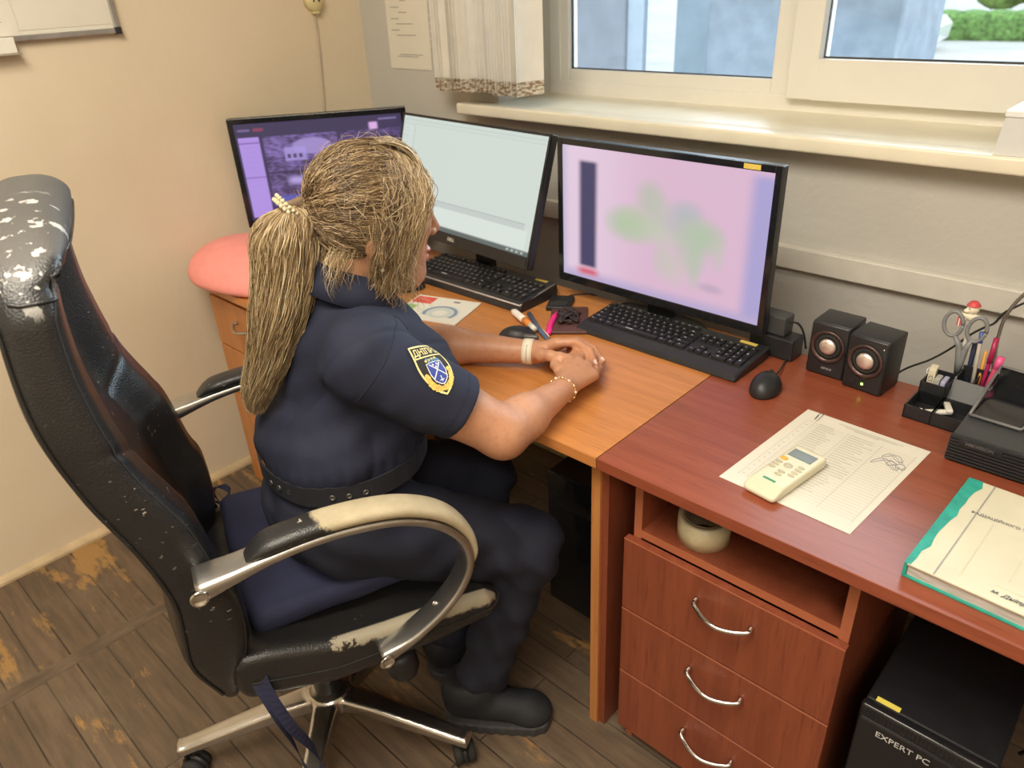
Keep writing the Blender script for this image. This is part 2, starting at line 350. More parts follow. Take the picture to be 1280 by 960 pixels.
for sx in (-1.3, 1.3):
    for sy in (-.8, .8): G().lathe([(.0, -.1), (.32, -.1), (.34, 0), (.32, .1), (0, .1)], 20, T=TR((sx, sy, .32), rx=math.pi / 2)).build('wheel', M['rubber'], car)
M['conc'] = pm('blue_grey_render', (.30, .35, .42), .8, var=.14, vs=12, bmp=.5, bs=60)
M['conc2'] = pm('pale_grey_render', (.46, .45, .48), .8, var=.1, vs=8, bmp=.4, bs=50)
tag(G().box(.38, 1.20, 1.6, 2.1, -.8, 3.2, .01).build('street_pillar', M['conc']), 'broad blue grey rendered pillar just outside the window mullion', 'pillar')
tag(G().box(-.22, .30, 2.3, 2.8, -.8, 3.2, .01).build('street_pillar', pm('light_blue_render', (.42, .50, .56), .8, var=.1, vs=8, bmp=.4, bs=50)), 'narrower light blue pillar between the bright gap and the broad pillar', 'pillar')
p_ = tag(G().box(-1.15, -.487, 2.2, 2.27, -.8, 3.2, .01).build('street_pillar', M['conc2']), 'pale pinkish grey pillar at the left of the left pane', 'pillar')
G().box(-.487, -.375, 2.22, 2.26, -.8, 3.2, .005).build('pillar_edge_strip', pm('white_render', (.72, .76, .82), .8, var=.04), p_)

# ------------------------------------------------------------------ things on the walls
# vertical blind pushed to the left of the window
vb = thing('vertical_blind', 'cream vertical blind bunched at the left end of the window', 'blind', (.47, -.06, 0))
M['slat'] = pm('blind_fabric', (.86, .83, .76), .7, var=.04, vs=20, bmp=.1, bs=500)
mt, nt, b = NT('patterned_hem'); v = coords(nt, (60, 60, 160)); n = noise(nt, v, 1, 2)
nt.links.new(mixc(nt, ramp(nt, n, .42, .58), (.30, .20, .12), (.72, .66, .55)), b.inputs['Base Color']); b.inputs['Roughness'].default_value = .8
G().box(-.03, .5, -.02, .02, 2.35, 2.39, .003).build('headrail', M['white'], vb)
sl = []
for k in range(24):
    x = .0 + k * .0143 + random.uniform(-.002, .002); a = math.radians(84 + random.uniform(-13, 13)); L = .043; zb = 1.232 + (.004 if 10 < k < 16 else 0)
    T = TR((x, random.uniform(-.004, .004), 0), a)
    def slat(z0, z1, th):
        g = G(); cs = [(-L + 2 * L * i / 8, .004 * math.cos((i / 8 - .5) * math.pi)) for i in range(9)]
        g.add([(cx, cy, z) for z in (z0, z1) for cx, cy in cs] + [(cx, cy + th, z) for z in (z0, z1) for cx, cy in cs],
              [[i, i + 1, 9 + i + 1, 9 + i] for i in range(8)] + [[18 + i, 27 + i, 27 + i + 1, 18 + i + 1] for i in range(8)] + [[i, 18 + i, 18 + i + 1, i + 1] for i in range(8)] + [[9 + i, 9 + i + 1, 27 + i + 1, 27 + i] for i in range(8)] + [[0, 9, 27, 18], [8, 26, 35, 17]], 0, False, T); return g
    s_ = slat(zb, 2.355, .0012).build('slat', M['slat'], vb)
    slat(zb - .034, zb + .002, .0022).build('bottom_hem', mt, s_)
g = G()
for k in range(46):
    t = k / 45; g.lathe([(0, -.0022), (.0022, 0), (0, .0022)], 6, T=TR((-.004 + .022 * math.sin(t * math.pi * .9), -.055, 1.30 + .9 * t)))
g.build('bead_chain', M['white'], vb)

def sheet(name, P, u, v_, lines, label, cat='paper sheet', grp=None, th=.0006, hdr=None, mat=None, parent=None):
    """a sheet with printed lines; P corner, u, v_ edge vectors; lines = [(u0, u1, v)] in 0..1"""
    P, u, v_ = Vector(P), Vector(u), Vector(v_); n_ = u.cross(v_).normalized(); g = G()
    c = [P, P + u, P + u + v_, P + v_]; g.add([q for q in c] + [q + n_ * th for q in c], [[0, 3, 2, 1], [4, 5, 6, 7], [0, 1, 5, 4], [1, 2, 6, 5], [2, 3, 7, 6], [3, 0, 4, 7]])
    o = g.build(name, mat or M['paper'], parent)
    if label: tag(o, label, cat, grp)
    if lines:
        g = G(); hgt = v_.length
        for L in lines:
            u0, u1, vv = L[:3]; t = (L[3] if len(L) > 3 else .0016) / hgt; q = n_ * (th + .00025)
            g.add([P + u * u0 + v_ * vv + q, P + u * u1 + v_ * vv + q, P + u * u1 + v_ * (vv + t) + q, P + u * u0 + v_ * (vv + t) + q], [[0, 1, 2, 3]])
        g.build('printed_text', M['inkgrey'], o)
    return o
ln = [(.12, .32, .60 - 0), (.3, .5, .55), (.1, .3, .49), (.22, .62, .44), (.1, .3, .38), (.22, .68, .33), (.2, .7, .12), (.25, .8, .14), (.35, .5, .66)]
ln = [(a, b_, y, .0026) for a, b_, y in ln]
sheet('notice_sheet', (.133, -.0015, 1.238), (.203, 0, 0), (.006, 0, .297), ln, 'printed white sheet taped to the window wall left of the blind', 'notice')
sheet('notice_sheet', (.345, -.0008, 1.276), (.04, 0, 0), (.004, 0, .25), None, 'narrow yellowish paper strip between printed sheet and blind', 'notice', mat=pm('yellowed_paper', (.80, .72, .48), .8, var=.04))

# whiteboard with papers on the left wall
wb = thing('whiteboard', 'whiteboard with grey frame hanging on the left wall', 'whiteboard', (0, -.795, 1.402))
G().box(.002, .012, -1.2, -.006, .006, .9).build('board_surface', pm('whiteboard_enamel', (.80, .78, .68), .25, var=.02), wb)
g = G(); g.box(.001, .018, -1.2, -.012, 0, .013, .002); g.box(.001, .018, -.013, 0, .012, .9, .002); g.build('frame', M['steel'], wb)
G().box(0, .021, -.015, .002, -.002, .015, .002).build('corner_cap', M['blackplastic'], wb)
sheet('posted_paper', (.0125, -1.04, 1.425), (0, .225, 0), (0, .003, .30), [(.1, .75, .32, .003), (.12, .72, .36, .003)], 'creased white paper pinned on the whiteboard at its lower right corner', 'paper sheet')
sheet('posted_paper', (.0145, -1.19, 1.416), (0, .157, -.001), (0, -.008, .30), [(.2, .8, .1 + .035 * k) for k in range(10)], 'printed white paper pinned on the whiteboard at the left edge of the photo', 'paper sheet')
ps = thing('wall_file_holder', 'pale plastic file holder under the whiteboard at the left edge of the photo', 'file holder', (0, -1.055, 1.378))
G().box(0, .03, -.3, 0, .0, .035, .002).build('holder_body', M['white'], ps); G().box(0, .036, -.3, .006, -.004, .0, .001).build('holder_lip', pm('grey_edge', (.35, .30, .24), .5), ps)
# round socket with its cable
so_ = thing('wall_socket', 'old yellowed surface-mounted wall socket high on the left wall', 'socket', (0, -.182, 1.447))
yp = pm('yellowed_plastic', (.72, .62, .34), .4, var=.06)
TX = Matrix.Rotation(math.pi / 2, 4, 'Y')
G().lathe([(.0, 0), (.031, 0), (.031, .018), (.026, .024), (0, .025)], 32, T=TX).build('socket_body', yp, so_)
g = G(); [g.lathe([(0, .0255), (.0035, .0257), (0, .0258)], 12, T=Matrix.Translation((0, sy, .0)) @ TX) for sy in (-.0095, .0095)]; g.build('socket_holes', M['rubber'], so_)
G().box(0, .02, -.011, .011, -.037, -.028, .002).build('cable_gland', yp, so_)
tag(G().tube(catmull([(.004, -.182, 1.413), (.004, -.181, 1.37), (.005, -.187, 1.28), (.004, -.195, 1.18), (.004, -.203, 1.08), (.004, -.206, .95), (.004, -.207, .80)], 5), .0028, 8).build('wall_cable', pm('old_white_cable', (.50, .42, .33), .5)), 'thin cable running down the left wall behind the far monitor', 'cable')
# white tapered box on the sill
wbx = thing('white_box', 'white plastic box with a lid on the window sill at the right edge', 'box', (1.945, -.055, 1.1605))
def frustum(g, x0, x1, y0, y1, z0, z1, ins):
    g.add([(x0, y0, z0), (x1, y0, z0), (x1, y1, z0), (x0, y1, z0), (x0 + ins, y0 + ins, z1), (x1 - ins, y0 + ins, z1), (x1 - ins, y1 - ins, z1), (x0 + ins, y1 - ins, z1)], [[3, 2, 1, 0], [4, 5, 6, 7], [0, 1, 5, 4], [1, 2, 6, 5], [2, 3, 7, 6], [3, 0, 4, 7]]); return g
frustum(G(), -.012, .24, 0, .16, 0, .066, .006).build('box_body', pm('white_box_plastic', (.66, .68, .68), .35, var=.02), wbx)
G().box(-.008, .236, .003, .157, .066, .078, .002).build('box_lid', pm('white_lid_plastic', (.82, .86, .86), .3, var=.02), wbx)

# ------------------------------------------------------------------ desks
M['woodL'] = wood('orange_alder_laminate', (.47, .18, .05), (.60, .25, .075), 'X', .3)
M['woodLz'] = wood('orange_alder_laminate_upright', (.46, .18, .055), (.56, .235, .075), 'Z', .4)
M['woodR'] = wood('red_calvados_laminate', (.225, .054, .026), (.315, .084, .042), 'X', .3)
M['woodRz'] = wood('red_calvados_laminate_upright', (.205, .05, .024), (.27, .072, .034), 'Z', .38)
M['edgeR'] = pm('red_laminate_edging', (.42, .135, .065), .35, var=.06)
M['edgeL'] = pm('orange_laminate_edging', (.62, .27, .085), .35, var=.06)
DF, DB = -.822, -.228
ld = thing('office_desk', 'orange-brown laminate desk the person leans on', 'desk', (0, 0, 0))
G().box(.115, 1.6065, DF, DB, .728, .75, .001, T=None).build('desktop', M['woodL'], ld)
G().box(1.568, 1.588, -.782, -.24, 0, .728).build('side_panel', M['woodLz'], ld)
G().box(.130, .150, -.775, -.24, 0, .728).build('side_panel', M['woodLz'], ld)
G().box(.15, 1.568, -.262, -.246, .3, .728).build('modesty_panel', M['woodLz'], ld)
rd = thing('office_desk', 'red-brown laminate desk with drawer pedestal on the right', 'desk', (0, 0, 0))
G().box(1.6085, 3.0, DF, DB, .728, .75, .001).build('desktop', M['woodR'], rd)
G().box(1.5885, 1.603, -.775, -.24, 0, .728).build('side_panel', M['woodRz'], rd)
G().box(1.606, 2.98, -.262, -.246, .3, .728).build('modesty_panel', M['woodRz'], rd)
G().box(2.98, 2.998, -.775, -.24, 0, .728).build('side_panel', M['woodRz'], rd)

def handle(w_=.104, drop=.0, par=None, T=None, mat=None):
    pts = [(-w_ / 2, 0, .004), (-w_ / 2, -.012, .002)] + [(-w_ / 2 + w_ * t, -.012 - .020 * math.sin(math.pi * t), -.004 * math.sin(math.pi * t)) for t in (.12, .25, .4, .5, .6, .75, .88)] + [(w_ / 2, -.012, .002), (w_ / 2, 0, .004)]
    return G().tube(catmull(pts, 4), [.0042 if 3 < i < len(catmull(pts, 4)) - 4 else .0048 for i in range(len(catmull(pts, 4)))], 10, T=T).build('handle', mat or M['chrome'], par)
pd = thing('drawer_pedestal', 'red-brown three-drawer pedestal with open shelf under the right desk', 'drawer unit', (1.650, -.775, 0))
W_ = .398; PD = .45
g = G(); g.box(0, .016, .018, PD, .0, .7275); g.box(W_ - .016, W_, .018, PD, .0, .7275); g.box(.016, W_ - .016, .018, PD, .565, .581); g.box(.016, W_ - .016, PD - .01, PD, .03, .7275); g.box(.016, W_ - .016, .03, PD, .03, .046); g.box(.016, W_ - .016, .03, .045, 0, .03)
g.build('carcass', M['woodRz'], pd)
g = G(); g.box(.0, .016, .0165, .018, .0, .7275); g.box(W_ - .016, W_, .0165, .018, .0, .7275); g.box(.016, W_ - .016, .0165, .018, .565, .581); g.build('edge_banding', M['edgeR'], pd)
for z0, z1 in ((.389, .562), (.213, .386), (.037, .210)):
    d = G().box(-.010, W_ + .003, -.001, .0155, z0, z1, .0012).build('drawer', M['woodRz'], pd)
    G().box(-.0098, W_ + .0028, -.0014, -.0008, z1 - .0022, z1 + .0002).build('top_edge', M['edgeR'], d)
    handle(par=d, T=TR((.200, -.001, (z0 + z1) / 2 + .030)))
# adhesive tape roll on the open shelf
tp = tag(G().lathe([(.037, 0), (.047, 0), (.0475, .024), (.047, .048), (.037, .048), (.037, 0)], 48).build('tape_roll', pm('packing_tape_side', (.62, .55, .36), .35, var=.12, vs=60)), 'wide roll of beige packing tape on the open shelf of the pedestal', 'tape')
tp.location = (1.760, -.700, .5812)
G().lathe([(.033, 0), (.0369, 0), (.0369, .048), (.033, .048), (.033, 0)], 48).build('cardboard_core', pm('cardboard', (.30, .22, .14), .9), tp)

# left pedestal under the desk at the left wall
lp = thing('drawer_pedestal', 'orange-brown drawer pedestal beside the left wall under the pink cushion', 'drawer unit', (.155, -.80, 0))
G().box(0, .36, .018, .5, .0, .7275).build('carcass', M['woodLz'], lp)
for z0, z1 in ((.545, .70), (.375, .54), (.04, .37)):
    d = G().box(.002, .358, 0, .016, z0, z1, .0012).build('drawer', M['woodLz'], lp); handle(.09, par=d, T=TR((.19, 0, (z0 + z1) / 2 + (.02 if z0 > .2 else .09))), mat=M['steel'])

# pink cushion on the left end of the desk
def pink(p):
    q = p - np.array([.26, -.70, .752]); a = ell(q, (0, 0, .01), (.235, .160, .098)); return smax(a, -q[:, 2], .02) + .002 * np.sin(q[:, 0] * 20)
tag(sdf_obj('pink_cushion', pink, (-.1, -.95, .73), (.6, -.45, .95), .006, pm('pink_fabric', (.86, .31, .28), .6, var=.05, bmp=.15, bs=400)), 'rounded pink cushion lying on the left end of the desk', 'cushion')

# ------------------------------------------------------------------ monitors
def sst(x, a, b_): return np.clip((x - a) / (b_ - a), 0, 1) ** 2 * (3 - 2 * np.clip((x - a) / (b_ - a), 0, 1))
def srect(U, V, u0, u1, v0, v1, s=.01): return sst(U, u0 - s, u0 + s) * (1 - sst(U, u1 - s, u1 + s)) * sst(V, v0 - s, v0 + s) * (1 - sst(V, v1 - s, v1 + s))
def mixa(c, col, a): return c * (1 - a[:, None]) + np.array(col) * a[:, None]
def blob(U, V, cu, cv, ru, rv): return np.clip(1 - ((U - cu) / ru) ** 2 - ((V - cv) / rv) ** 2, 0, 1)
def pic_pink(U, V):
    c = np.tile(np.array([.74, .50, .66]), (len(U), 1)); c = mixa(c, (.80, .62, .78), srect(U, V, -1, .30, -1, 2, .2))
    c = mixa(c, (.42, .38, .68), srect(U, V, .92, 1.2, -1, .97, .035)); c = mixa(c, (.50, .42, .66), srect(U, V, -1, 2, -.2, .05, .05))
    c = mixa(c, (.55, .50, .68), srect(U, V, -.2, .02, -1, 2, .03))
    c = mixa(c, (.045, .045, .13), srect(U, V, .097, .192, .10, .90, .018)); c = mixa(c, (.70, .06, .10), srect(U, V, .09, .20, .035, .085, .03) * .9)
    rr = np.random.default_rng(5)
    for cu, cv, ru, rv, col, a in ((.36, .50, .10, .11, (.42, .58, .36), .9), (.43, .52, .10, .12, (.50, .60, .42), .7), (.47, .72, .06, .10, (.45, .55, .40), .7), (.52, .62, .05, .12, (.50, .58, .45), .6), (.55, .48, .10, .07, (.55, .62, .48), .6), (.62, .60, .07, .11, (.46, .52, .50), .7), (.66, .66, .06, .07, (.45, .50, .55), .6), (.68, .45, .07, .17, (.46, .58, .42), .75), (.74, .52, .07, .10, (.44, .58, .40), .8), (.70, .32, .03, .16, (.48, .58, .44), .7), (.55, .30, .05, .13, (.55, .60, .48), .6), (.61, .24, .05, .10, (.60, .60, .50), .5), (.80, .44, .03, .12, (.50, .60, .45), .5), (.78, .17, .05, .03, (.38, .32, .45), .5)):
        c = mixa(c, col, blob(U, V, cu, cv, ru * 1.45, rv * 1.45) ** 1.2 * a)
    return c * .97
def pic_pale(U, V):
    c = np.tile(np.array([.60, .68, .63]), (len(U), 1)); d = (.36, .42, .41)
    for v0 in (.945, .965): c = mixa(c, (.50, .57, .54), srect(U, V, .0, 1, v0, v0 + .004, .002))
    c = mixa(c, (.52, .60, .56), srect(U, V, 0, .10, .18, .93, .002)); c = mixa(c, (.62, .70, .66), srect(U, V, .008, .09, .19, .92, .002))
    for k in range(14): c = mixa(c, d, srect(U, V, .015, .05 + .02 * ((k * 7) % 3), .88 - k * .022, .884 - k * .022, .002) * .5)
    c = mixa(c, d, srect(U, V, .1, 1, .928, .933, .002) * .7); c = mixa(c, d, srect(U, V, .12, .95, .262, .268, .003)); c = mixa(c, (.52, .58, .56), srect(U, V, .12, .95, .215, .26, .002))
    c = mixa(c, (.66, .74, .69), srect(U, V, .1, .97, .05, .21, .002)); c = mixa(c, (.10, .13, .13), srect(U, V, -1, 2, -.1, .042, .003))
    for k in range(7): c = mixa(c, ((.15, .5, .3), (.6, .65, .6), (.1, .35, .3))[k % 3], srect(U, V, .02 + .03 * k, .036 + .03 * k, .008, .034, .003))
    for k in range(4): c = mixa(c, (.5, .55, .52), srect(U, V, .86 + .03 * k, .875 + .03 * k, .012, .03, .003))
    return c
def pic_cam(U, V):
    c = np.tile(np.array([.045, .035, .10]), (len(U), 1)); f = lambda s, k: .5 + .5 * np.sin(U * s + 3 * np.sin(V * s * .7 + k)) * np.sin(V * s * 1.3 + 2 * np.sin(U * s * .6 + k * 2))
    img = np.clip(.25 + .5 * f(34, 1) * f(13, 2) + .35 * (f(70, 4) - .5), 0, 1)[:, None] * np.array([.40, .27, .78])
    a = srect(U, V, .155, .60, .50, .86, .004); c = c * (1 - a[:, None]) + img * a[:, None]
    roof = blob(U, V, .44, .74, .13, .09); c = mixa(c, (.36, .27, .62), np.clip(roof * 3, 0, 1) * a)
    house = srect(U, V, .27, .40, .60, .74, .01); c = mixa(c, (.42, .33, .78), house * .8)
    for k in range(3): c = mixa(c, (.08, .06, .16), srect(U, V, .285 + .035 * k, .305 + .035 * k, .63, .67, .004))
    a = srect(U, V, .155, .60, .14, .48, .004); c = c * (1 - a[:, None]) + (img * .8) * a[:, None]; c = mixa(c, (.50, .40, .80), srect(U, V, .27, .42, .36, .43, .03) * .9); c = mixa(c, (.10, .12, .55), srect(U, V, .155, .5, .14, .24, .02) * .8)
    a = srect(U, V, .62, .99, .14, .86, .004); c = c * (1 - a[:, None]) + (img * .55) * a[:, None]
    c = mixa(c, (.45, .30, .80), srect(U, V, .012, .135, .03, .865, .003)); c = mixa(c, (.25, .12, .45), srect(U, V, .012, .135, .80, .815, .003)); c = mixa(c, (.12, .08, .30), srect(U, V, .012, .135, .45, .458, .003))
    for k in range(9): c = mixa(c, (.32, .20, .62), srect(U, V, .03, .10, .76 - k * .05, .765 - k * .05, .003))
    c = mixa(c, (.35, .06, .12), srect(U, V, .11, .17, .92, .95, .01) * .8); c = mixa(c, (.2, .15, .35), srect(U, V, .02, .09, .925, .945, .006))
    c = mixa(c, (.75, .45, .85), srect(U, V, .80, .85, .86, .93, .01)); c = mixa(c, (.25, .20, .45), srect(U, V, .86, .97, .95, .965, .005))
    return c
def monitor(cx, cy, cz, yaw, tilt, w_, h_, bez, chin, pic, strength, label, base_w, neck_x=0, bsy=.30, foot=None, sticker=None, brandbar=None):
    t = thing('computer_monitor', label, 'monitor', (cx, cy, .7503), yaw)
    T = Matrix.Translation((0, 0, cz - .75)) @ Matrix.Rotation(-tilt, 4, 'X')
    G().box(-w_ / 2, w_ / 2, 0, .022, -h_ / 2, h_ / 2, .003, T=T).build('housing', M['blackplastic'], t)
    g = G(); g.box(-w_ / 2 + .05, w_ / 2 - .05, .02, .045, -h_ / 2 + .04, h_ / 2 - .06, .012, T=T); g.build('rear_cover', M['blackplastic'], t)
    g = G(); e = .0035
    for a in ((-w_ / 2, -w_ / 2 + bez, -h_ / 2, h_ / 2), (w_ / 2 - bez, w_ / 2, -h_ / 2, h_ / 2), (-w_ / 2 + bez, w_ / 2 - bez, h_ / 2 - bez, h_ / 2), (-w_ / 2 + bez, w_ / 2 - bez, -h_ / 2, -h_ / 2 + chin)): g.box(a[0], a[1], -e, .001, a[2], a[3], .001, T=T)
    bz = g.build('bezel', M['glossblack'], t)
    x0, x1, z0, z1 = -w_ / 2 + bez, w_ / 2 - bez, -h_ / 2 + chin, h_ / 2 - bez
    me = pic_mesh(None, pic, 200, 120, T @ Vector((x0, -.0006, z0)), T.to_3x3() @ Vector((x1 - x0, 0, 0)), T.to_3x3() @ Vector((0, 0, z1 - z0)))
    link(me, 'screen', emis_attr('screen_light', strength), t)
    top = cz - .75; fy = .055 + math.sin(tilt) * .02
    G().box(neck_x - .035, neck_x + .035, .035, .055, .01, top + .02, .004).build('stand_neck', M['blackplastic'], t)
    G().lathe([(0, 0), (base_w, 0), (base_w, .006), (base_w * .9, .012), (0, .014)], 40, T=Matrix.Translation((neck_x, .045, .0)) @ Matrix.Diagonal((1.15, bsy, 1, 1)).to_4x4()).build('stand_base', M['blackplastic'], t)
    if sticker: G().box(*sticker, -e - .0006, -e, h_ / 2 - bez + .002, h_ / 2 - .002, T=T).build('inventory_sticker', M['yellow'], t)
    if brandbar:
        vs, fs = text_geo(brandbar, .013); G().add(vs, fs, T=T @ Matrix.Translation((-.005, -e - .0004, -h_ / 2 + chin / 2)) @ Matrix.Rotation(math.pi / 2, 4, 'X')).build('maker_lettering', M['white'], t)
    return t
monitor(1.370, -.299, .978, -.02, 0, .56, .350, .014, .020, pic_pink, .95, 'right-hand monitor showing a blurred pink map with green areas', .11, sticker=(.20, .236), neck_x=.0)
monitor(.767, -.314, 1.001, -.077, .30, .60, .326, .007, .030, pic_pale, 1.0, 'middle monitor tilted back with a pale empty window on screen', .11, brandbar='DELL', neck_x=.03)
monitor(.203, -.361, .987, .914, -.025, .53, .330, .016, .022, pic_cam, .92, 'left-hand monitor in the corner showing violet camera pictures', .10, bsy=.78)
# ------------------------------------------------------------------ keyboards
def keyboard(loc, yaw, W_, D_, label, thick, rim, lip, sticker):
    t = thing('keyboard', label, 'keyboard', loc, yaw)
    prof = [(0, .003), (.004, .010 + thick * .4), (lip, .016 + thick), (D_ - .004, .024 + thick), (D_, .018), (D_ - .004, .002), (.004, 0)]
    g = G(); n = 9; path = list(range(n))
    def ring(i):
        x = (-W_ / 2 if i < 3 else W_ / 2); ins = (.006, .002, 0)[i] if i < 3 else (.006, .002, 0)[n - 1 - i] if i >= n - 3 else 0
        x = -W_ / 2 + W_ * i / (n - 1) if 3 <= i < n - 3 else (-W_ / 2 + (0, .002, .006)[i] if i < 3 else W_ / 2 - (0, .002, .006)[n - 1 - i])
        return [(x, y0 + (ins if k < 1 else 0), max(0, z0 - ins * .5)) for k, (y0, z0) in enumerate(prof)]
    g.strip(path, ring, sm=False); base = g.build('keyboard_base', M['blackplastic'], t)
    zt = lambda y: .016 + thick + (y - lip) / (D_ - lip) * .008
    if rim:
        G().tube([(-W_ / 2 + .002, D_ - .01, .02 + thick), (-W_ / 2 + .001, .004, .013 + thick * .6), (W_ / 2 - .001, .004, .013 + thick * .6), (W_ / 2 - .002, D_ - .01, .022 + thick)], .0026, 8).build('light_rim', pm('silver_rim', (.42, .38, .36), .35, .3), t)
    proto = {}; cnt = [0]; kd = (D_ - lip - .014) / 6.35; kw = (W_ - .016) / 22.6
    def key(x, y, w_, d_):
        kx = (round(w_, 4), round(d_, 4))
        if kx not in proto:
            k = G(); i = .0016; hh = .0065
            k.add([(0, 0, 0), (w_, 0, 0), (w_, d_, 0), (0, d_, 0), (i, i, hh), (w_ - i, i, hh), (w_ - i, d_ - i * .7, hh), (i, d_ - i * .7, hh)], [[3, 2, 1, 0], [4, 5, 6, 7], [0, 1, 5, 4], [1, 2, 6, 5], [2, 3, 7, 6], [3, 0, 4, 7]])
            k.box(w_ * .28, w_ * .44, d_ * .5, d_ * .72, hh, hh + .00015, m=1)
            proto[kx] = k.mesh('key'); proto[kx].materials.append(M['keycap']); proto[kx].materials.append(KL)
        if cnt[0] < 100:
            o = bpy.data.objects.new('key', proto[kx]); COL.objects.link(o); o.parent = t; o.location = (x, y, zt(y) - .001); cnt[0] += 1
    X0 = -W_ / 2 + .008; ys = [lip + .006 + kd * r for r in range(6)]; ys[5] += kd * .35
    s = kw * .94; dd = kd * .90
    rows = [[1.3, 1, 1.3, 6.2, 1.3, 1, 1.4], [2.2] + [1] * 10 + [2.4], [1.7] + [1] * 11 + [2], [1.5] + [1] * 12 + [1.4], [1] * 13 + [2]]
    for r, row in enumerate(rows):
        x = 0; sc_ = 15 / sum(row)
        for q in row: key(X0 + x * kw, ys[r], q * sc_ * kw - kw * .06, dd); x += q * sc_
    for k in range(13): key(X0 + (k * 1.0 + (.5 if k > 0 else 0) + .4 * ((k - 1) // 4 if k else 0)) * kw * .98, ys[5], s, dd * .8)
    for a in ((0, 0), (1, 0), (2, 0), (1, 1)): key(X0 + (15.35 + a[0]) * kw, ys[a[1]], s, dd)
    for a in range(3): key(X0 + (15.35 + a) * kw, ys[3], s, dd); key(X0 + (15.35 + a) * kw, ys[4], s, dd)
    for r in range(5):
        for c_ in range(4):
            if (r, c_) in ((0, 1), (1, 3), (3, 3)): continue
            key(X0 + (18.6 + c_) * kw, ys[r], s * (2.05 if (r, c_) == (0, 0) else 1), dd * (2.05 if c_ == 3 and r in (0, 2) else 1))
    G().box(W_ / 2 - .062, W_ / 2 - .024, D_ - .0175, D_ - .009, zt(D_) - .001, zt(D_) + .0012).build('inventory_sticker', M['yellow'], t)
    return t
KL = pm('key_legend', (.45, .47, .5), .5)
keyboard((1.4555, -.4335, .7505), -.013, .412, .148, 'black keyboard on the desk joint below the pink-map monitor', .002, False, .030, 0)
keyboard((.866, -.440, .7505), .008, .425, .150, 'black keyboard with a light rim below the middle tilted monitor', .012, True, .012, 0)

# ------------------------------------------------------------------ mice
def mouse(loc, rz, label, L_=.105, W_=.058, H_=.034):
    def f(p): return smax(ell(p, (0, 0, .004), (W_ / 2, L_ / 2, H_)), -p[:, 2], .003)
    o = sdf_obj('computer_mouse', f, (-.05, -.07, -.01), (.05, .07, .05), .0025, M['blackplastic']); o.location = loc; o.rotation_euler = (0, 0, rz); tag(o, label, 'mouse')
    T = Matrix.Translation((0, L_ * .27, H_ * .83)) @ Matrix.Rotation(math.pi / 2, 4, 'Y')
    G().lathe([(0, -.003), (.007, -.003), (.0075, 0), (.007, .003), (0, .003)], 20, T=T).build('scroll_wheel', M['rubber'], o); return o
mouse((1.722, -.425, .7505), .12, 'black computer mouse on the red desk in front of the speakers', .088, .058)
mouse((1.172, -.548, .7505), -.9, 'black computer mouse behind the white wristwatch', .088, .052, .028)
mouse((.715, -.500, .7505), -.7, 'black computer mouse beside the light-rimmed keyboard, half behind the face')
tag(G().tube(catmull([(1.718, -.378, .762), (1.712, -.34, .758), (1.70, -.29, .754), (1.695, -.24, .754), (1.69, -.20, .74), (1.69, -.17, .60)], 5), .0017, 8).build('mouse_cable', M['rubber']), 'thin black mouse cable running back past the speakers', 'cable')

# ------------------------------------------------------------------ speakers
def speaker(loc, rz, label, power):
    t = thing('desktop_speaker', label, 'speaker', loc, rz, 'pair of small desktop speakers')
    Wd, Dp, Hh = .076, .078, .113
    G().box(-Wd / 2, Wd / 2, .006, Dp, 0, Hh, .003, seg=3).build('cabinet', M['blackplastic'], t)
    G().box(-Wd / 2 + .0005, Wd / 2 - .0005, 0, .007, .001, Hh - .001, .004, seg=3).build('front_panel', pm('satin_black', (.02, .021, .024), .3), t)
    T = Matrix.Translation((0, 0, .0655)) @ Matrix.Rotation(math.pi / 2, 4, 'X')
    G().lathe([(.0335, -.001), (.0345, .003), (.031, .0045), (.027, .001), (.026, -.001)], 48, T=T).build('cone_ring', pm('bronze_ring', (.10, .065, .06), .28, .6), t)
    G().lathe([(.0265, .0008), (.022, .0022), (.0185, .0005), (.0175, .0005)], 40, T=T).build('cone_surround', M['rubber'], t)
    G().lathe([(.0175, .0006), (.016, .0035), (.011, .0065), (.005, .008), (0, .0084)], 40, T=T).build('dust_cap', pm('copper_silver_cap', (.80, .68, .62), .3, .7), t)
    if power:
        T2 = Matrix.Translation((.002, -.0002, .017)) @ Matrix.Rotation(math.pi / 2, 4, 'X')
        G().lathe([(0, .0008), (.0022, .0006), (.0026, 0)], 16, T=T2).build('power_light', pm('green_light', (.2, .9, .1), .4, em=(.35, 1, .12), es=6), t)
        G().lathe([(0, .0008), (.0016, .0006), (.0018, 0)], 12, T=Matrix.Translation((.030, -.0002, .098)) @ Matrix.Rotation(math.pi / 2, 4, 'X')).build('indicator', M['chrome'], t)
        G().box(-.025, -.012, -.001, .001, .013, .020, .0005).build('volume_knob', M['blackplastic'], t)
    else:
        vs, fs = text_geo('GENIUS', .0062); G().add(vs, fs, T=Matrix.Translation((.004, -.0006, .018)) @ Matrix.Rotation(math.pi / 2, 4, 'X')).build('maker_lettering', pm('silver_print', (.4, .4, .42), .4), t)
speaker((1.784, -.300, .7505), -.02, 'left one of the two small black speakers, beside the keyboard', False)
speaker((1.8635, -.318, .7505), -.10, 'right one of the two small black speakers, with the green power light', True)
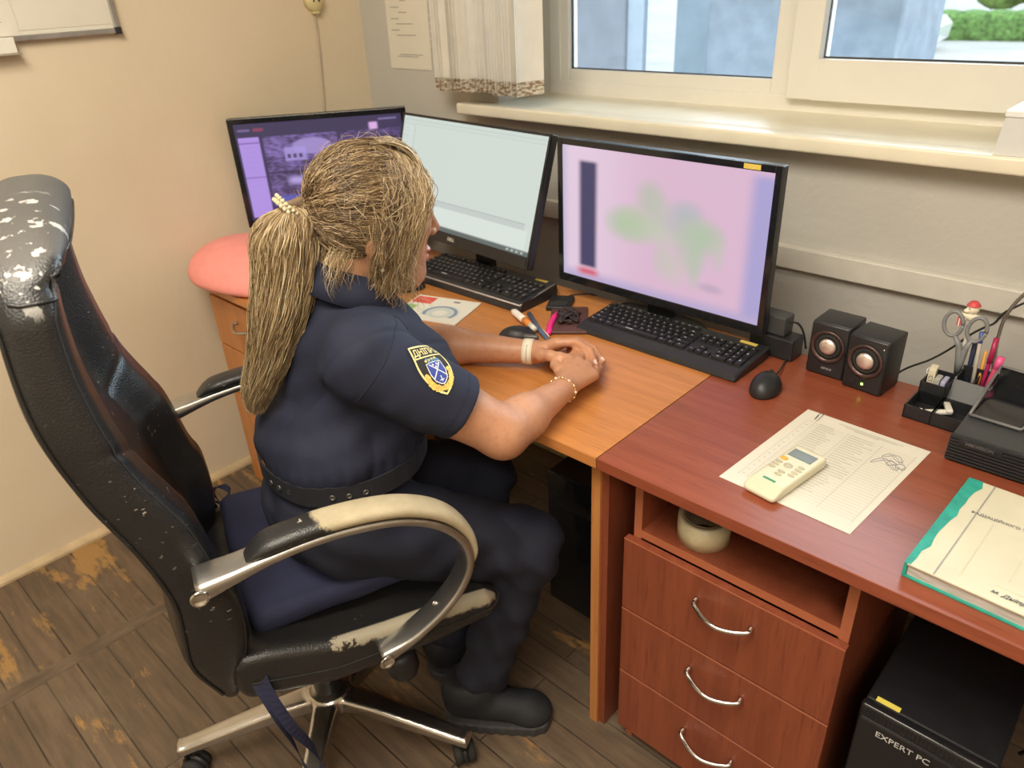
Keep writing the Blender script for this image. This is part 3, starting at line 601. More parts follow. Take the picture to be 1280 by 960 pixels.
# black boxes behind the pink monitor
ub = thing('power_adapter_block', 'dark box with a smaller box on top between monitor and speakers', 'adapter', (1.655, -.262, .7505), -.05)
G().box(-.045, .055, -.02, .03, 0, .048, .004).build('lower_box', M['blackplastic'], ub); G().box(-.04, .03, -.015, .025, .0485, .092, .004).build('upper_box', pm('dark_grey_plastic', (.05, .052, .055), .5), ub)
G().box(-.0455, -.02, -.0215, -.02, .012, .016).build('silver_edge', M['steel'], ub)
tag(G().tube(catmull([(1.684, -.262, .83), (1.70, -.25, .825), (1.708, -.235, .80), (1.712, -.22, .76)], 6), .0022, 8).build('adapter_cable', M['rubber']), 'short black cable leaving the box beside the speakers', 'cable')
cr = thing('card_reader', 'small black device with cable between the two keyboards', 'device', (1.125, -.335, .7505), .5)
G().box(-.03, .03, -.04, .04, 0, .012, .003, seg=3).build('device_body', M['blackplastic'], cr); G().box(-.02, .02, -.03, .0, .0121, .0128).build('glossy_pad', M['glossblack'], cr)
tag(G().tube(catmull([(1.115, -.298, .758), (1.11, -.27, .754), (1.125, -.25, .754), (1.15, -.235, .754), (1.16, -.2, .73)], 6), .0018, 8).build('device_cable', M['rubber']), 'thin black cable behind the small device between the keyboards', 'cable')

# ------------------------------------------------------------------ paper sheet with table, remote control, paperclip
P = Vector((1.796, -.737, .7502)); u = Vector((2.013 - 1.796, -.745 + .737, 0)); v_ = Vector((1.817 - 1.796, -.443 + .737, 0))
tb = [(.16, .90, .885 - .022 * k, .0008) for k in range(3)]
lines = [(.30, .82, .955, .0012), (.36, .78, .94, .0012), (.44, .64, .927, .0012)]
rr = random.Random(3)
for k in range(29):
    y = .865 - k * .027
    if k < 22:
        lines.append((.19, .19 + rr.uniform(.10, .20) * (1 if k < 5 or k > 12 else 0.9), y + .008, .0011)); lines.append((.45, .45 + rr.uniform(.13, .24), y + .008, .0011))
    elif k < 26: lines.append((.45, .45 + rr.uniform(.08, .2), y + .008, .0011))
    lines.append((.16, .95, y, .0004)); 
    if k % 2 == 0: lines.append((.10, .12, y + .01, .0011))
ps_ = sheet('printed_form', P, u, v_, lines, 'white printed table form with signatures lying on the red desk', 'paper sheet')
g = G(); q = Vector((0, 0, .001))
for uu in (.08, .15, .43, .70, .95):
    a = P + u * uu + v_ * .09 + q; e_ = P + u * uu + v_ * .89 + q; g.add([a, a + u * .002, e_ + u * .002, e_], [[0, 1, 2, 3]])
g.build('table_rule', M['inkgrey'], ps_)
g = G()
for cx, cy, s in ((.80, .80, 1), (.78, .72, 1.3), (.86, .735, .9)):
    c = P + u * cx + v_ * cy + Vector((0, 0, .0011))
    g.tube([c + Vector((.020 * s * math.sin(t * .55) * (1 - t / 40) + .0007 * t * s, .010 * s * math.cos(t * 1.1 + cx * 9), 0)) for t in range(16)], .0003, 4)
g.build('signature', pm('blue_black_ink', (.10, .10, .22), .6), ps_)
c = P + u * .11 + v_ * .98
tag(G().tube([c + Vector(p) for p in ((0, -.020, .0014), (.0, .002, .0014), (.003, .006, .0014), (.007, .003, .0014), (.007, -.022, .0014), (.004, -.026, .0014), (.0015, -.023, .0014), (.0015, -.004, .0014))], .0005, 6).build('paper_clip', M['chrome']), 'small wire paper clip at the top corner of the printed form', 'paper clip')
rc = thing('remote_control', 'cream air-conditioner remote control lying on the printed form', 'remote control', (1.8805, -.6755, .7513), -.14)
bodym = pm('cream_remote_plastic', (.70, .66, .49), .35, var=.02)
sdf_obj('remote_body', lambda p: smax(rbox(p, (0, 0, .011), (.029, .076, .0115), .008), p[:, 2] - (.020 - .35 * np.maximum(-p[:, 1] - .05, 0)), .004), (-.04, -.09, -.005), (.04, .09, .03), .0018, bodym, rc)
G().box(-.0215, .0195, .036, .060, .0192, .0208, .0005).build('display', pm('lcd_grey', (.14, .16, .15), .25), rc)
G().box(-.023, .021, .0345, .0615, .0190, .0200, .0005).build('display_frame', pm('remote_bezel', (.50, .50, .40), .4), rc)
def btn(x, y, rx, ry, mat): G().lathe([(0, .0021), (.7, .0019), (.95, .0012), (1, 0)], 20, T=Matrix.Translation((x, y, .0198)) @ Matrix.Diagonal((rx, ry, 1, 1)).to_4x4()).build('button', mat, rc)
btn(-.0185, .0225, .0065, .005, pm('orange_button', (.85, .42, .05), .4))
kb_ = pm('cream_button', (.50, .47, .35), .4)
for x, y in ((-.0195, .009), (-.0195, -.001), (-.0195, -.011), (0, -.014), (0.0, -.024), (.016, .017), (.0165, .007), (.0165, -.003), (.0165, -.013)): btn(x, y, .0062, .0032, kb_)
btn(-.002, .008, .0075, .0065, kb_)
G().box(-.012, .010, -.048, -.043, .0193, .0206, .0004).build('green_badge', pm('green_badge', (.05, .30, .14), .4), rc)

# ------------------------------------------------------------------ ledger book at the right edge
bk = thing('ledger_book', 'thick ledger with a teal spine and cream cover at the right edge of the desk', 'book', (2.0985, -.785, .7503), -.04)
BW, BL, BH = .30, .258, .024; teal = pm('teal_bookcloth', (.02, .34, .27), .55, var=.2, vs=60)
frayed = pm('page_edges', (.50, .47, .44), .8, var=.35, vs=140, stretch=(.2, .2, 5))
G().box(.004, BW, .004, BL - .004, .003, BH - .003).build('page_block', frayed, bk)
G().box(0, BW, 0, BL, 0, .003, .0008).build('back_cover', teal, bk)
fc = G().box(.003, BW, 0, BL, BH - .003, BH, .0008).build('front_cover', pm('cream_cover', (.68, .64, .49), .6, var=.05, vs=14), bk)
g = G(); g.box(-.001, .0035, 0, BL, .0, BH, .001)
nb = 14; vs = [(-.001, BL * k / nb, BH + .0004) for k in range(nb + 1)] + [(.019 - .012 * (1 - k / nb) + .0008 * math.sin(k * 2.1) + (.004 if k % 5 == 3 else 0), BL * k / nb, BH + .0004) for k in range(nb + 1)]
g.add(vs, [[k, nb + 1 + k, nb + 2 + k, k + 1] for k in range(nb)]); g.build('spine', teal, bk)
G().box(.0345, .0365, 0.001, BL - .001, BH + .0002, BH + .0007).build('hinge_crease', M['inkgrey'], fc)
def put_text(txt, size, loc, rz, mat, par, shear=0, nm='printed_text', bold=0, T=None):
    vs, fs = text_geo(txt, size, .0001, shear, bold); return G().add(vs, fs, T=T or TR(loc, rz)).build(nm, mat, par)
put_text('РАДІАЦІЙНОГО ТА Х', .0078, (.070, .172, BH + .0007), .04, M['ink'], fc, bold=.0001)
put_text('м. Дніпро', .0098, (.121, .018, BH + .0007), -.02, M['ink'], fc, .35, bold=.0002)
g = G()
for a in ((.06, .062, .02, .16), (.110, .1115, .05, .16), (.10, .20, .032, .0328)): g.box(a[0], a[1], a[2], a[3], BH, BH + .0004)
g.build('faint_rule', pm('faint_line', (.62, .58, .43), .7), fc)

# ------------------------------------------------------------------ video recorder, glossy stand, organiser
dv = thing('video_recorder', 'flat black ribbed video recorder box at the right edge behind the ledger', 'recorder', (2.058, -.460, .7505), .0)
g = G(); g.box(0, .38, .012, .21, .004, .0475, .002); g.build('recorder_case', pm('anthracite_metal', (.045, .048, .052), .4), dv)
g = G()
for k in range(8): g.box(-.002, .382, -.001 + .0005 * k, .014, .0035 + k * .0056, .0073 + k * .0056, .0008)
g.box(0, .38, .005, .013, .002, .047); g.build('ribbed_front', M['blackplastic'], dv)
G().box(.012, .075, -.0005, .006, .0365, .0445, .0005).build('badge_plate', M['blackplastic'], dv)
put_text('HIKVISION', .0085, None, 0, pm('dim_lettering', (.16, .16, .17), .4), dv, nm='maker_lettering', T=Matrix.Translation((.043, -.0009, .0405)) @ Matrix.Rotation(math.pi / 2, 4, 'X'))
cs_ = thing('glossy_tray', 'dark glossy tray with a raised rim standing on the video recorder', 'tray', (2.063, -.380, .7985), -.03)
g = G(); g.box(0, .075, 0, .15, 0, .003, .001); g.build('tray_floor', M['glossblack'], cs_)
rimm = pm('grey_tray_rim', (.16, .16, .165), .25)
G().tube([(0, 0, .004), (.075, 0, .004), (.079, .001, .007), (.082, .05, .02), (.078, .145, .036), (.0, .15, .036), (-.002, .10, .018), (0, 0, .004)], .0028, 8).build('tray_rim', rimm, cs_)
g = G(); g.add([(.077, .003, .002), (.080, .003, .006), (.079, .148, .034), (.076, .148, .002)], [[0, 1, 2, 3]]); g.add([(0, .148, .002), (.077, .148, .002), (.077, .151, .036), (0, .151, .036)], [[0, 1, 2, 3]]); g.build('tray_wall', M['glossblack'], cs_)
og = thing('desk_organiser', 'black plastic desk organiser with pen cup in the right rear corner', 'organiser', (1.957, -.363, .7505), -.03)
g = G(); t_ = .0025
def cell(x0, x1, y0, y1, h):
    g.box(x0, x1, y0, y1, 0, t_); g.box(x0, x0 + t_, y0, y1, 0, h); g.box(x1 - t_, x1, y0, y1, 0, h); g.box(x0, x1, y0, y0 + t_, 0, h); g.box(x0, x1, y1 - t_, y1, 0, h)
cell(0, .048, 0, .07, .026); cell(.0455, .098, 0, .07, .026); cell(.0, .045, .0675, .135, .046)
g.build('front_tray', M['blackplastic'], og)
g = G(); cell(.048, .108, .0675, .150, .0); 
def slab(x0, x1, yb0, yb1, z0, z1, yt0, yt1):
    g.add([(x0, yb0, z0), (x1, yb0, z0), (x1, yb1, z0), (x0, yb1, z0), (x0, yt0, z1), (x1, yt0, z1), (x1, yt1, z1), (x0, yt1, z1)], [[3, 2, 1, 0], [4, 5, 6, 7], [0, 1, 5, 4], [1, 2, 6, 5], [2, 3, 7, 6], [3, 0, 4, 7]])
slab(.046, .108, .068, .071, 0, .050, .105, .108); slab(.046, .108, .147, .150, 0, .062, .147, .150); slab(.046, .049, .068, .150, 0, .055, .107, .150); slab(.105, .108, .068, .150, 0, .055, .107, .150); slab(.075, .077, .070, .150, 0, .05, .108, .148)
g.build('pen_cup', M['blackplastic'], og)
bx = thing('eraser_box', 'small cream printed box standing in the left rear compartment of the organiser', 'box', (1.964, -.268, .7535), .1)
G().box(0, .012, -.010, .016, 0, .062, .0008).build('carton', pm('cream_carton', (.74, .68, .52), .6), bx)
put_text('C.I.BE', .010, None, 0, M['ink'], bx, T=Matrix.Translation((.006, -.0106, .038)) @ Matrix.Rotation(math.pi / 2, 4, 'Z') @ Matrix.Rotation(math.pi / 2, 4, 'Y') @ Matrix.Rotation(0, 4, 'Z'))
tag(G().box(1.9785, 1.988, -.285, -.262, .7535, .803, .001).build('sticky_note_pad', pm('grey_side', (.40, .40, .37), .6)), 'grey note pad standing between the printed box and lilac card', 'note pad')
tag(G().box(1.9895, 1.9975, -.285, -.255, .7535, .80, .001).build('lilac_card_stack', pm('lilac_card', (.42, .42, .62), .6)), 'lilac card stack standing beside the pen cup', 'card stack')
tag(G().tube(catmull([(1.958 + .004, -.27, .756), (1.961, -.262, .79), (1.957, -.255, .802), (1.963, -.25, .804), (1.966, -.25, .77)], 5), .0014, 6).build('crumpled_wire', pm('silver_wire', (.6, .6, .55), .4, .3)), 'pale bent wire at the left rear corner of the organiser', 'wire')
for lc, rz, lab in (((2.008, -.338, .764), .45, 'white memory stick leaning across the organiser compartment'), ((2.018, -.318, .768), 1.95 - 3.14, 'white memory stick lying steeply over the other one')):
    t = thing('memory_stick', lab, 'memory stick', lc, rz + math.pi, 'white memory sticks in the organiser'); t.rotation_euler[1] = .12
    G().box(-.022, .020, -.0055, .0055, 0, .006, .0015, seg=3).build('stick_body', M['white'], t); G().box(.020, .032, -.0045, .0045, .0012, .0048).build('metal_plug', M['steel'], t)
tag(G().tube([(1.966, -.322, .7545), (1.984, -.326, .7545), (1.986, -.323, .7545), (1.968, -.318, .7545), (1.966, -.320, .7545), (1.978, -.3235, .7545)], .0009, 6).build('paper_clip', M['chrome']), 'paper clip lying in the left front compartment of the organiser', 'paper clip')
# scissors (handles up), pens, figurine pen
def ring_pts(cx, cz, rx, rz_, y, n=28, tilt=0): return [(cx + rx * math.cos(t) * math.cos(tilt) - rz_ * math.sin(t) * math.sin(tilt), y, cz + rx * math.cos(t) * math.sin(tilt) + rz_ * math.sin(t) * math.cos(tilt)) for t in [2 * math.pi * k / n for k in range(n + 1)]]
sc = thing('scissors', 'grey-handled scissors standing handles up in the pen cup', 'scissors', (2.0, -.212, .756), 0)
sm_ = pm('grey_scissor_plastic', (.22, .23, .24), .45)
g = G(); g.tube(ring_pts(-.028, .130, .0155, .024, 0, tilt=.05), .0036, 10); g.tube(ring_pts(.012, .128, .015, .024, 0, tilt=-.12), .0036, 10)
g.tube([(-.020, 0, .107), (-.010, 0, .09), (-.004, 0, .06), (-.002, 0, .035)], [.004, .0055, .006, .005], 10); g.tube([(.008, 0, .105), (.002, 0, .088), (0, 0, .06), (0, 0, .035)], [.004, .0055, .006, .005], 10); g.build('handles', sm_, sc)
G().box(-.006, -.001, -.001, .001, .0, .036).build('blade', M['steel'], sc); G().box(0, .005, .001, .002, .0, .036).build('blade', M['steel'], sc)
def pen(base, top, r, mat, label, cap=None, capmat=None, name='pen'):
    b_, t_2 = Vector(base), Vector(top); o = G().tube([b_, b_ * .04 + t_2 * .96, t_2], [r, r, r * .8], 10).build(name, mat); tag(o, label, 'pen')
    if cap: G().tube([b_ + (t_2 - b_) * cap, t_2 + (t_2 - b_) * .01], r * 1.15, 10).build('pen_cap', capmat, o)
    return o
pen((2.034, -.235, .757), (2.020, -.208, .880), .0035, pm('clear_pen_barrel', (.55, .52, .47), .2), 'clear ballpoint pen with a blue cap in the pen cup', .84, pm('blue_cap', (.06, .10, .38), .4))
pen((2.040, -.228, .757), (2.034, -.205, .845), .0032, pm('orange_pencil', (.75, .38, .08), .5), 'orange pencil in the pen cup', name='pencil')
pen((2.046, -.228, .757), (2.044, -.202, .872), .0040, pm('magenta_barrel', (.50, .03, .13), .35), 'dark pink pen standing tallest of the reddish pens in the cup', .6, pm('dark_pink_cap', (.42, .02, .10), .35))
pen((2.052, -.232, .757), (2.061, -.210, .842), .0058, pm('pink_marker_barrel', (.62, .10, .20), .4), 'thick pink marker at the right side of the pen cup', .74, pm('hot_pink_cap', (.85, .12, .33), .35), name='marker')
pen((2.020, -.222, .757), (2.012, -.196, .858), .0045, pm('navy_barrel', (.03, .04, .09), .4), 'dark blue marker between the scissor handles and the clear pen', name='marker')
fg = thing('figurine_pen', 'pen topped by a small white figurine with red cap and striped box', 'pen', (1.998, -.198, .757)); fg.rotation_euler = (0, -.02, 0)
G().tube([(0, 0, 0), (0, 0, .135)], .0034, 10).build('barrel', pm('white_barrel', (.75, .72, .66), .4), fg)
fw = pm('ivory_figurine', (.80, .74, .58), .5)
sdf_obj('figurine_body', lambda p: smin(smin(ell(p, (0, 0, .160), (.0105, .010, .011)), ell(p, (-.0085, -.006, .156), (.005, .005, .004)), .003), smin(caps(p, (-.014, -.005, .146), (.013, 0, .145), .0045, .004), ell(p, (0, 0, .143), (.008, .008, .008)), .004), .003), (-.03, -.02, .125), (.03, .02, .18), .0012, fw, fg)
G().lathe([(0, .175), (.006, .174), (.0095, .170), (.0105, .167), (.012, .1665), (.010, .1655), (0, .165)], 20).build('red_cap', pm('red_cap', (.62, .07, .08), .5), fg)
G().lathe([(0, -.001), (.0014, 0), (0, .001)], 8, T=TR((-.004, -.0095, .162))).build('eye', M['rubber'], fg)
g = G()
for k in range(6): g.box(-.019 + k * .0022, -.019 + (k + 1) * .0022, -.012, -.002, .126, .142, m=k % 2)
g.build('striped_box', [pm('stripe_red', (.65, .05, .09), .5), pm('stripe_white', (.8, .76, .7), .5)], fg)

# gooseneck lamp and loose cables at the right edge
gl_ = thing('gooseneck_lamp', 'silver gooseneck lamp rising behind the pen cup at the right edge', 'lamp', (2.035, -.165, 0))
gl_.location = (2.052, -.150, .7505 - .0)
gl_.location = (2.085, -.262, .7505)
npts = [(-.030, .075, .006), (-.040, .105, .05), (-.046, .110, .10), (-.045, .110, .14), (-.034, .108, .18), (-.012, .104, .215), (.03, .10, .25), (.09, .085, .275), (.15, .05, .27)]
G().lathe([(0, 0), (.022, 0), (.022, .008), (.008, .012), (0, .012)], 24, T=Matrix.Translation((-.030, .075, 0))).build('lamp_base', M['blackplastic'], gl_)
pts = catmull(npts, 10); G().tube(pts, [.0030 + .0004 * (i % 2) for i in range(len(pts))], 10).build('gooseneck', M['steel'], gl_)
G().lathe([(.005, 0), (.02, -.01), (.032, -.045), (.030, -.045), (.018, -.012), (.004, -.003)], 28, T=Matrix.Translation((.165, .042, .27)) @ Matrix.Rotation(.5, 4, 'Y')).build('lamp_shade', M['steel'], gl_)
tag(G().tube(catmull([(1.83, -.13, .60), (1.872, -.12, .706), (1.93, -.12, .761), (1.962, -.12, .797), (1.99, -.12, .836), (2.009, -.12, .856), (2.022, -.12, .868), (2.04, -.12, .90), (2.10, -.10, .93), (2.3, -.03, .94)], 6), .0022, 8).build('black_cable', M['rubber']), 'thin black cord crossing the wall behind the scissors', 'cord')
tag(G().tube(catmull([(2.18, -.22, .86), (2.150, -.235, .835), (2.140, -.245, .80), (2.15, -.25, .7995 + .003)], 6), .003, 8).build('looped_cable', M['rubber']), 'black looped cord behind the glossy tray at the right edge', 'cord')

# ------------------------------------------------------------------ left desk clutter
mg = thing('magazine', 'white leaflet with a red corner and blue drawing beside the arm', 'magazine', (.795, -.550, .7503), .32)
def pic_mag(U, V):
    c = np.tile(np.array([.78, .77, .70]), (len(U), 1)); c = mixa(c, (.72, .10, .07), srect(U, V, .02, .33, .66, .95, .01)); c = mixa(c, (.30, .50, .16), srect(U, V, -.1, .18, .35, .55, .03))
    r = np.hypot((U - .62) * 1.2, V - .35); c = mixa(c, (.12, .25, .42), np.exp(-((r - .27) / .035) ** 2) * (V > .2)); c = mixa(c, (.35, .50, .55), np.exp(-((r - .17) / .05) ** 2) * .5)
    c = mixa(c, (.15, .16, .18), srect(U, V, .62, .72, .84, .90, .01)); return c
G().box(0, .185, -.10, .045, 0, .0035, .0008).build('pages', M['paper'], mg)
link(pic_mesh(None, pic_mag, 90, 70, (.001, -.099, .0038), (.183, 0, 0), (0, .143, 0)), 'cover_print', print_attr('cover_print'), mg)
wl = thing('wallet_case', 'dark brown flat case on the desk left of the front keyboard', 'case', (1.205, -.400, .7503), -.92)
G().box(-.075, .075, -.045, .045, 0, .008, .003, seg=3).build('case_body', pm('burgundy_leather', (.10, .045, .04), .5, bmp=.3, bs=150), wl)
rr = random.Random(8); cpts = [(rr.uniform(-.045, .04), rr.uniform(-.028, .03), .7605 + rr.uniform(.0, .012)) for _ in range(26)]
cb = G().tube(catmull([TR((1.205, -.400, 0), -.92) @ Vector(p) for p in cpts], 5), .003, 6).build('tangled_strap', pm('dark_strap', (.035, .025, .025), .6)); tag(cb, 'tangle of dark strap lying on the brown case', 'strap')
pk = tag(G().tube(catmull([(1.222, -.496, .758), (1.196, -.458, .760), (1.176, -.42, .760), (1.158, -.385, .758)], 4), [.004] + [.0075] * 9 + [.005] * 3, 10).build('highlighter', pm('magenta_plastic', (.85, .03, .26), .4)), 'bright pink highlighter at the left edge of the brown case', 'highlighter')
pw = tag(G().tube([(1.070, -.455, .763), (1.085, -.462, .765), (1.135, -.482, .765)], [.004, .009, .009], 12).build('glue_tube', pm('white_tube', (.80, .76, .70), .4)), 'white and orange glue tube pointing at the wrist', 'tube')
G().tube([(1.135, -.482, .765), (1.168, -.497, .765)], [.0085, .0075], 12).build('orange_band', pm('orange_plastic', (.75, .28, .06), .4), pw)
G().tube([(1.168, -.497, .765), (1.190, -.506, .764)], [.0078, .006], 12).build('white_cap', M['white'], pw)
pb = tag(G().tube([(1.105, -.432, .757), (1.200, -.497, .757), (1.255, -.528, .757)], [.0055, .0055, .003], 10).build('pen', pm('blue_grey_barrel', (.10, .16, .27), .35)), 'blue-grey ballpoint pen lying beside the white tube', 'pen')
G().tube([(1.20, -.491, .763), (1.240, -.514, .763)], .0015, 6).build('pen_clip', M['white'], pb)

# ------------------------------------------------------------------ computers under the desks
pc = thing('computer_tower', 'black computer tower under the right desk, lettered on its front', 'computer', (2.086, -.745, 0), 0)
case = pm('black_case', (.016, .017, .020), .35)
G().box(0, .19, .012, .45, .004, .448, .004).build('case', case, pc)
g = G(); g.box(-.002, .192, -.006, .012, .002, .450, .006, seg=3); g.box(.0, .19, -.009, -.005, .02, .425, .004); g.build('front_panel', pm('glossy_front', (.014, .014, .016), .22), pc)
tt = Matrix.Translation((.070, -.0096, .405)) @ Matrix.Rotation(math.pi / 2, 4, 'X')
put_text('EXPERT PC', .0165, None, 0, pm('silver_letters', (.62, .62, .62), .4), pc, nm='front_lettering', T=tt)
G().box(.014, .050, .014, .024, .4482, .4490).build('inventory_sticker', pm('yellow_label', (.80, .68, .12), .6), pc)
g = G()
for k in range(30): g.box(.006 + k * .006, .008 + k * .006, -.0068, -.0055, .430, .444)
g.build('vent_ribs', case, pc)
pc2 = thing('computer_tower', 'black computer tower standing in the dark under the left desk', 'computer', (1.255, -.55, 0), .0)
G().box(0, .19, .012, .28, .004, .42, .004).build('case', case, pc2); g = G(); g.box(-.002, .192, 0, .013, .002, .422, .005, seg=3); g.build('front_panel', M['glossblack'], pc2); G().box(.03, .16, -.002, .001, .33, .36, .001).build('drive_door', case, pc2)
tag(G().tube(catmull([(2.30, -.45, .2), (2.33, -.60, .42), (2.315, -.66, .53), (2.36, -.68, .56), (2.45, -.6, .5)], 8), .0035, 8).build('hanging_cable', M['rubber']), 'black cable loop hanging under the desk at the right edge', 'cable')
tag(G().tube(catmull([(1.52, -.30, .60), (1.47, -.33, .40), (1.50, -.35, .28), (1.56, -.36, .30)], 8), .003, 8).build('hanging_cable', M['rubber']), 'black cable sagging under the left desk beside its right side panel', 'cable')
# ------------------------------------------------------------------ office chair (local frame: x right, y forward)
OC = (1.125, -1.168, 0); RZ = math.radians(-20)
ch = thing('office_chair', 'worn black leather office chair with aluminium arms the person sits on', 'chair', OC, RZ)
def leather(name, wear=None):
    m, nt, b = NT(name); v = coords(nt)
    vo = nt.nodes.new('ShaderNodeTexVoronoi'); vo.inputs['Scale'].default_value = 330; nt.links.new(v, vo.inputs['Vector'])
    n = noise(nt, v, 6, 4); c = mixc(nt, ramp(nt, n, .3, .7), (.014, .014, .015), (.022, .021, .021))
    fl = noise(nt, coords(nt, (1, 1, 2.2)), 60, 3, .6); cl = noise(nt, v, 7, 2)
    mm = nt.nodes.new('ShaderNodeMath'); mm.operation = 'MULTIPLY'; nt.links.new(ramp(nt, fl, .665, .70), mm.inputs[0]); nt.links.new(ramp(nt, cl, .45, .6), mm.inputs[1])
    c = mixc(nt, mm.outputs[0], c, (.42, .38, .32)); rough = .34
    b.inputs['Roughness'].default_value = rough; b.inputs['Specular IOR Level'].default_value = .6
    if wear == 'back':
        sp = nt.nodes.new('ShaderNodeSeparateXYZ'); nt.links.new(v, sp.inputs[0])
        # worn grey zone on the headrest: above a slanted, ragged line
        a = nt.nodes.new('ShaderNodeMath'); a.operation = 'MULTIPLY_ADD'; nt.links.new(noise(nt, v, 16, 5, .65), a.inputs[0]); a.inputs[1].default_value = .055; nt.links.new(sp.outputs[2], a.inputs[2])
        z = ramp(nt, a.outputs[0], 1.232, 1.240); c = mixc(nt, z, c, (.085, .078, .07))
        # white peeled flakes, streaky
        f2 = noise(nt, coords(nt, (70, 40, 15), rot=(.35, -.45, .2)), 1.0, 4, .6); f3 = ramp(nt, f2, .575, .595)
        dx = nt.nodes.new('ShaderNodeMapRange'); dx.inputs[1].default_value = .262; dx.inputs[2].default_value = .245; nt.links.new(sp.outputs[0], dx.inputs[0])
        dx2 = nt.nodes.new('ShaderNodeMapRange'); dx2.inputs[1].default_value = .02; dx2.inputs[2].default_value = .10; nt.links.new(sp.outputs[0], dx2.inputs[0])
        q = nt.nodes.new('ShaderNodeMath'); q.operation = 'MULTIPLY'; nt.links.new(dx.outputs[0], q.inputs[0]); nt.links.new(dx2.outputs[0], q.inputs[1])
        q2 = nt.nodes.new('ShaderNodeMath'); q2.operation = 'MULTIPLY'; nt.links.new(q.outputs[0], q2.inputs[0]); nt.links.new(f3, q2.inputs[1])
        q3 = nt.nodes.new('ShaderNodeMath'); q3.operation = 'MULTIPLY'; nt.links.new(q2.outputs[0], q3.inputs[0]); nt.links.new(ramp(nt, sp.outputs[2], 1.15, 1.175), q3.inputs[1])
        c = mixc(nt, q3.outputs[0], c, (.50, .48, .44))
        rr_ = nt.nodes.new('ShaderNodeMapRange'); rr_.inputs[3].default_value = rough; rr_.inputs[4].default_value = .6; nt.links.new(z, rr_.inputs[0]); nt.links.new(rr_.outputs[0], b.inputs['Roughness'])
    if wear == 'seat':
        sp = nt.nodes.new('ShaderNodeSeparateXYZ'); nt.links.new(v, sp.inputs[0])
        a = nt.nodes.new('ShaderNodeMath'); a.operation = 'MULTIPLY_ADD'; nt.links.new(noise(nt, v, 34, 5, .7), a.inputs[0]); a.inputs[1].default_value = .03; nt.links.new(sp.outputs[2], a.inputs[2])
        y = nt.nodes.new('ShaderNodeMath'); y.operation = 'MULTIPLY_ADD'; nt.links.new(sp.outputs[1], y.inputs[0]); y.inputs[1].default_value = .09; nt.links.new(a.outputs[0], y.inputs[2])
        
        ex_ = nt.nodes.new('ShaderNodeMath'); ex_.operation = 'ABSOLUTE'; nt.links.new(sp.outputs[0], ex_.inputs[0])
        pr = nt.nodes.new('ShaderNodeMath'); pr.operation = 'MULTIPLY'; nt.links.new(ramp(nt, y.outputs[0], .478, .484), pr.inputs[0]); nt.links.new(ramp(nt, ex_.outputs[0], .238, .242), pr.inputs[1])
        pr2 = nt.nodes.new('ShaderNodeMath'); pr2.operation = 'MULTIPLY'; nt.links.new(pr.outputs[0], pr2.inputs[0]); yn = nt.nodes.new('ShaderNodeMath'); yn.operation = 'MULTIPLY_ADD'; nt.links.new(noise(nt, v, 40, 5, .7), yn.inputs[0]); yn.inputs[1].default_value = .30; nt.links.new(sp.outputs[1], yn.inputs[2]); nt.links.new(ramp(nt, yn.outputs[0], .16, .175), pr2.inputs[1])
        c = mixc(nt, pr2.outputs[0], c, (.40, .36, .27))
    if wear == 'pad':
        sp = nt.nodes.new('ShaderNodeSeparateXYZ'); nt.links.new(v, sp.inputs[0])
        a = nt.nodes.new('ShaderNodeMath'); a.operation = 'MULTIPLY_ADD'; nt.links.new(noise(nt, v, 45, 6, .75), a.inputs[0]); a.inputs[1].default_value = .05; nt.links.new(sp.outputs[1], a.inputs[2])
        s2 = nt.nodes.new('ShaderNodeMath'); s2.operation = 'MULTIPLY_ADD'; nt.links.new(sp.outputs[2], s2.inputs[0]); s2.inputs[1].default_value = 1.1; nt.links.new(a.outputs[0], s2.inputs[2])
        f = ramp(nt, s2.outputs[0], .895, .905); fz = noise(nt, v, 30, 5, .6)
        c = mixc(nt, f, c, mixc(nt, fz, (.33, .27, .165), (.58, .49, .33)))
        rr_ = nt.nodes.new('ShaderNodeMapRange'); rr_.inputs[3].default_value = .4; rr_.inputs[4].default_value = .9; nt.links.new(f, rr_.inputs[0]); nt.links.new(rr_.outputs[0], b.inputs['Roughness'])
    nt.links.new(c, b.inputs['Base Color']); bump(nt, b, vo.outputs[0], .5, .0008); return m
ZR = [.38, .44, .527, .60, .681, .786, .90, 1.022, 1.162, 1.227, 1.27]
YR = [-.170, -.188, -.215, -.212, -.210, -.233, -.270, -.292, -.284, -.272, -.262]
ZF = [.38, .44, .549, .65, .70, .80, .836, .926, 1.03, 1.10, 1.17, 1.205, 1.23, 1.27]
YF = [-.160, -.150, -.118, -.116, -.131, -.150, -.164, -.200, -.218, -.222, -.217, -.196, -.190, -.205]
ZW = [.38, .42, .50, .60, .75, .95, 1.12, 1.20, 1.245, 1.28]; WW = [.205, .215, .235, .250, .258, .258, .250, .243, .215, .16]
def smooth_tab(X, Y):
    q_ = catmull([(a, b, 0) for a, b in zip(X, Y)], 10); return [v_.x for v_ in q_], [v_.y for v_ in q_]
ZR, YR = smooth_tab(ZR, YR); ZF, YF = smooth_tab(ZF, YF); ZW, WW = smooth_tab(ZW, WW)
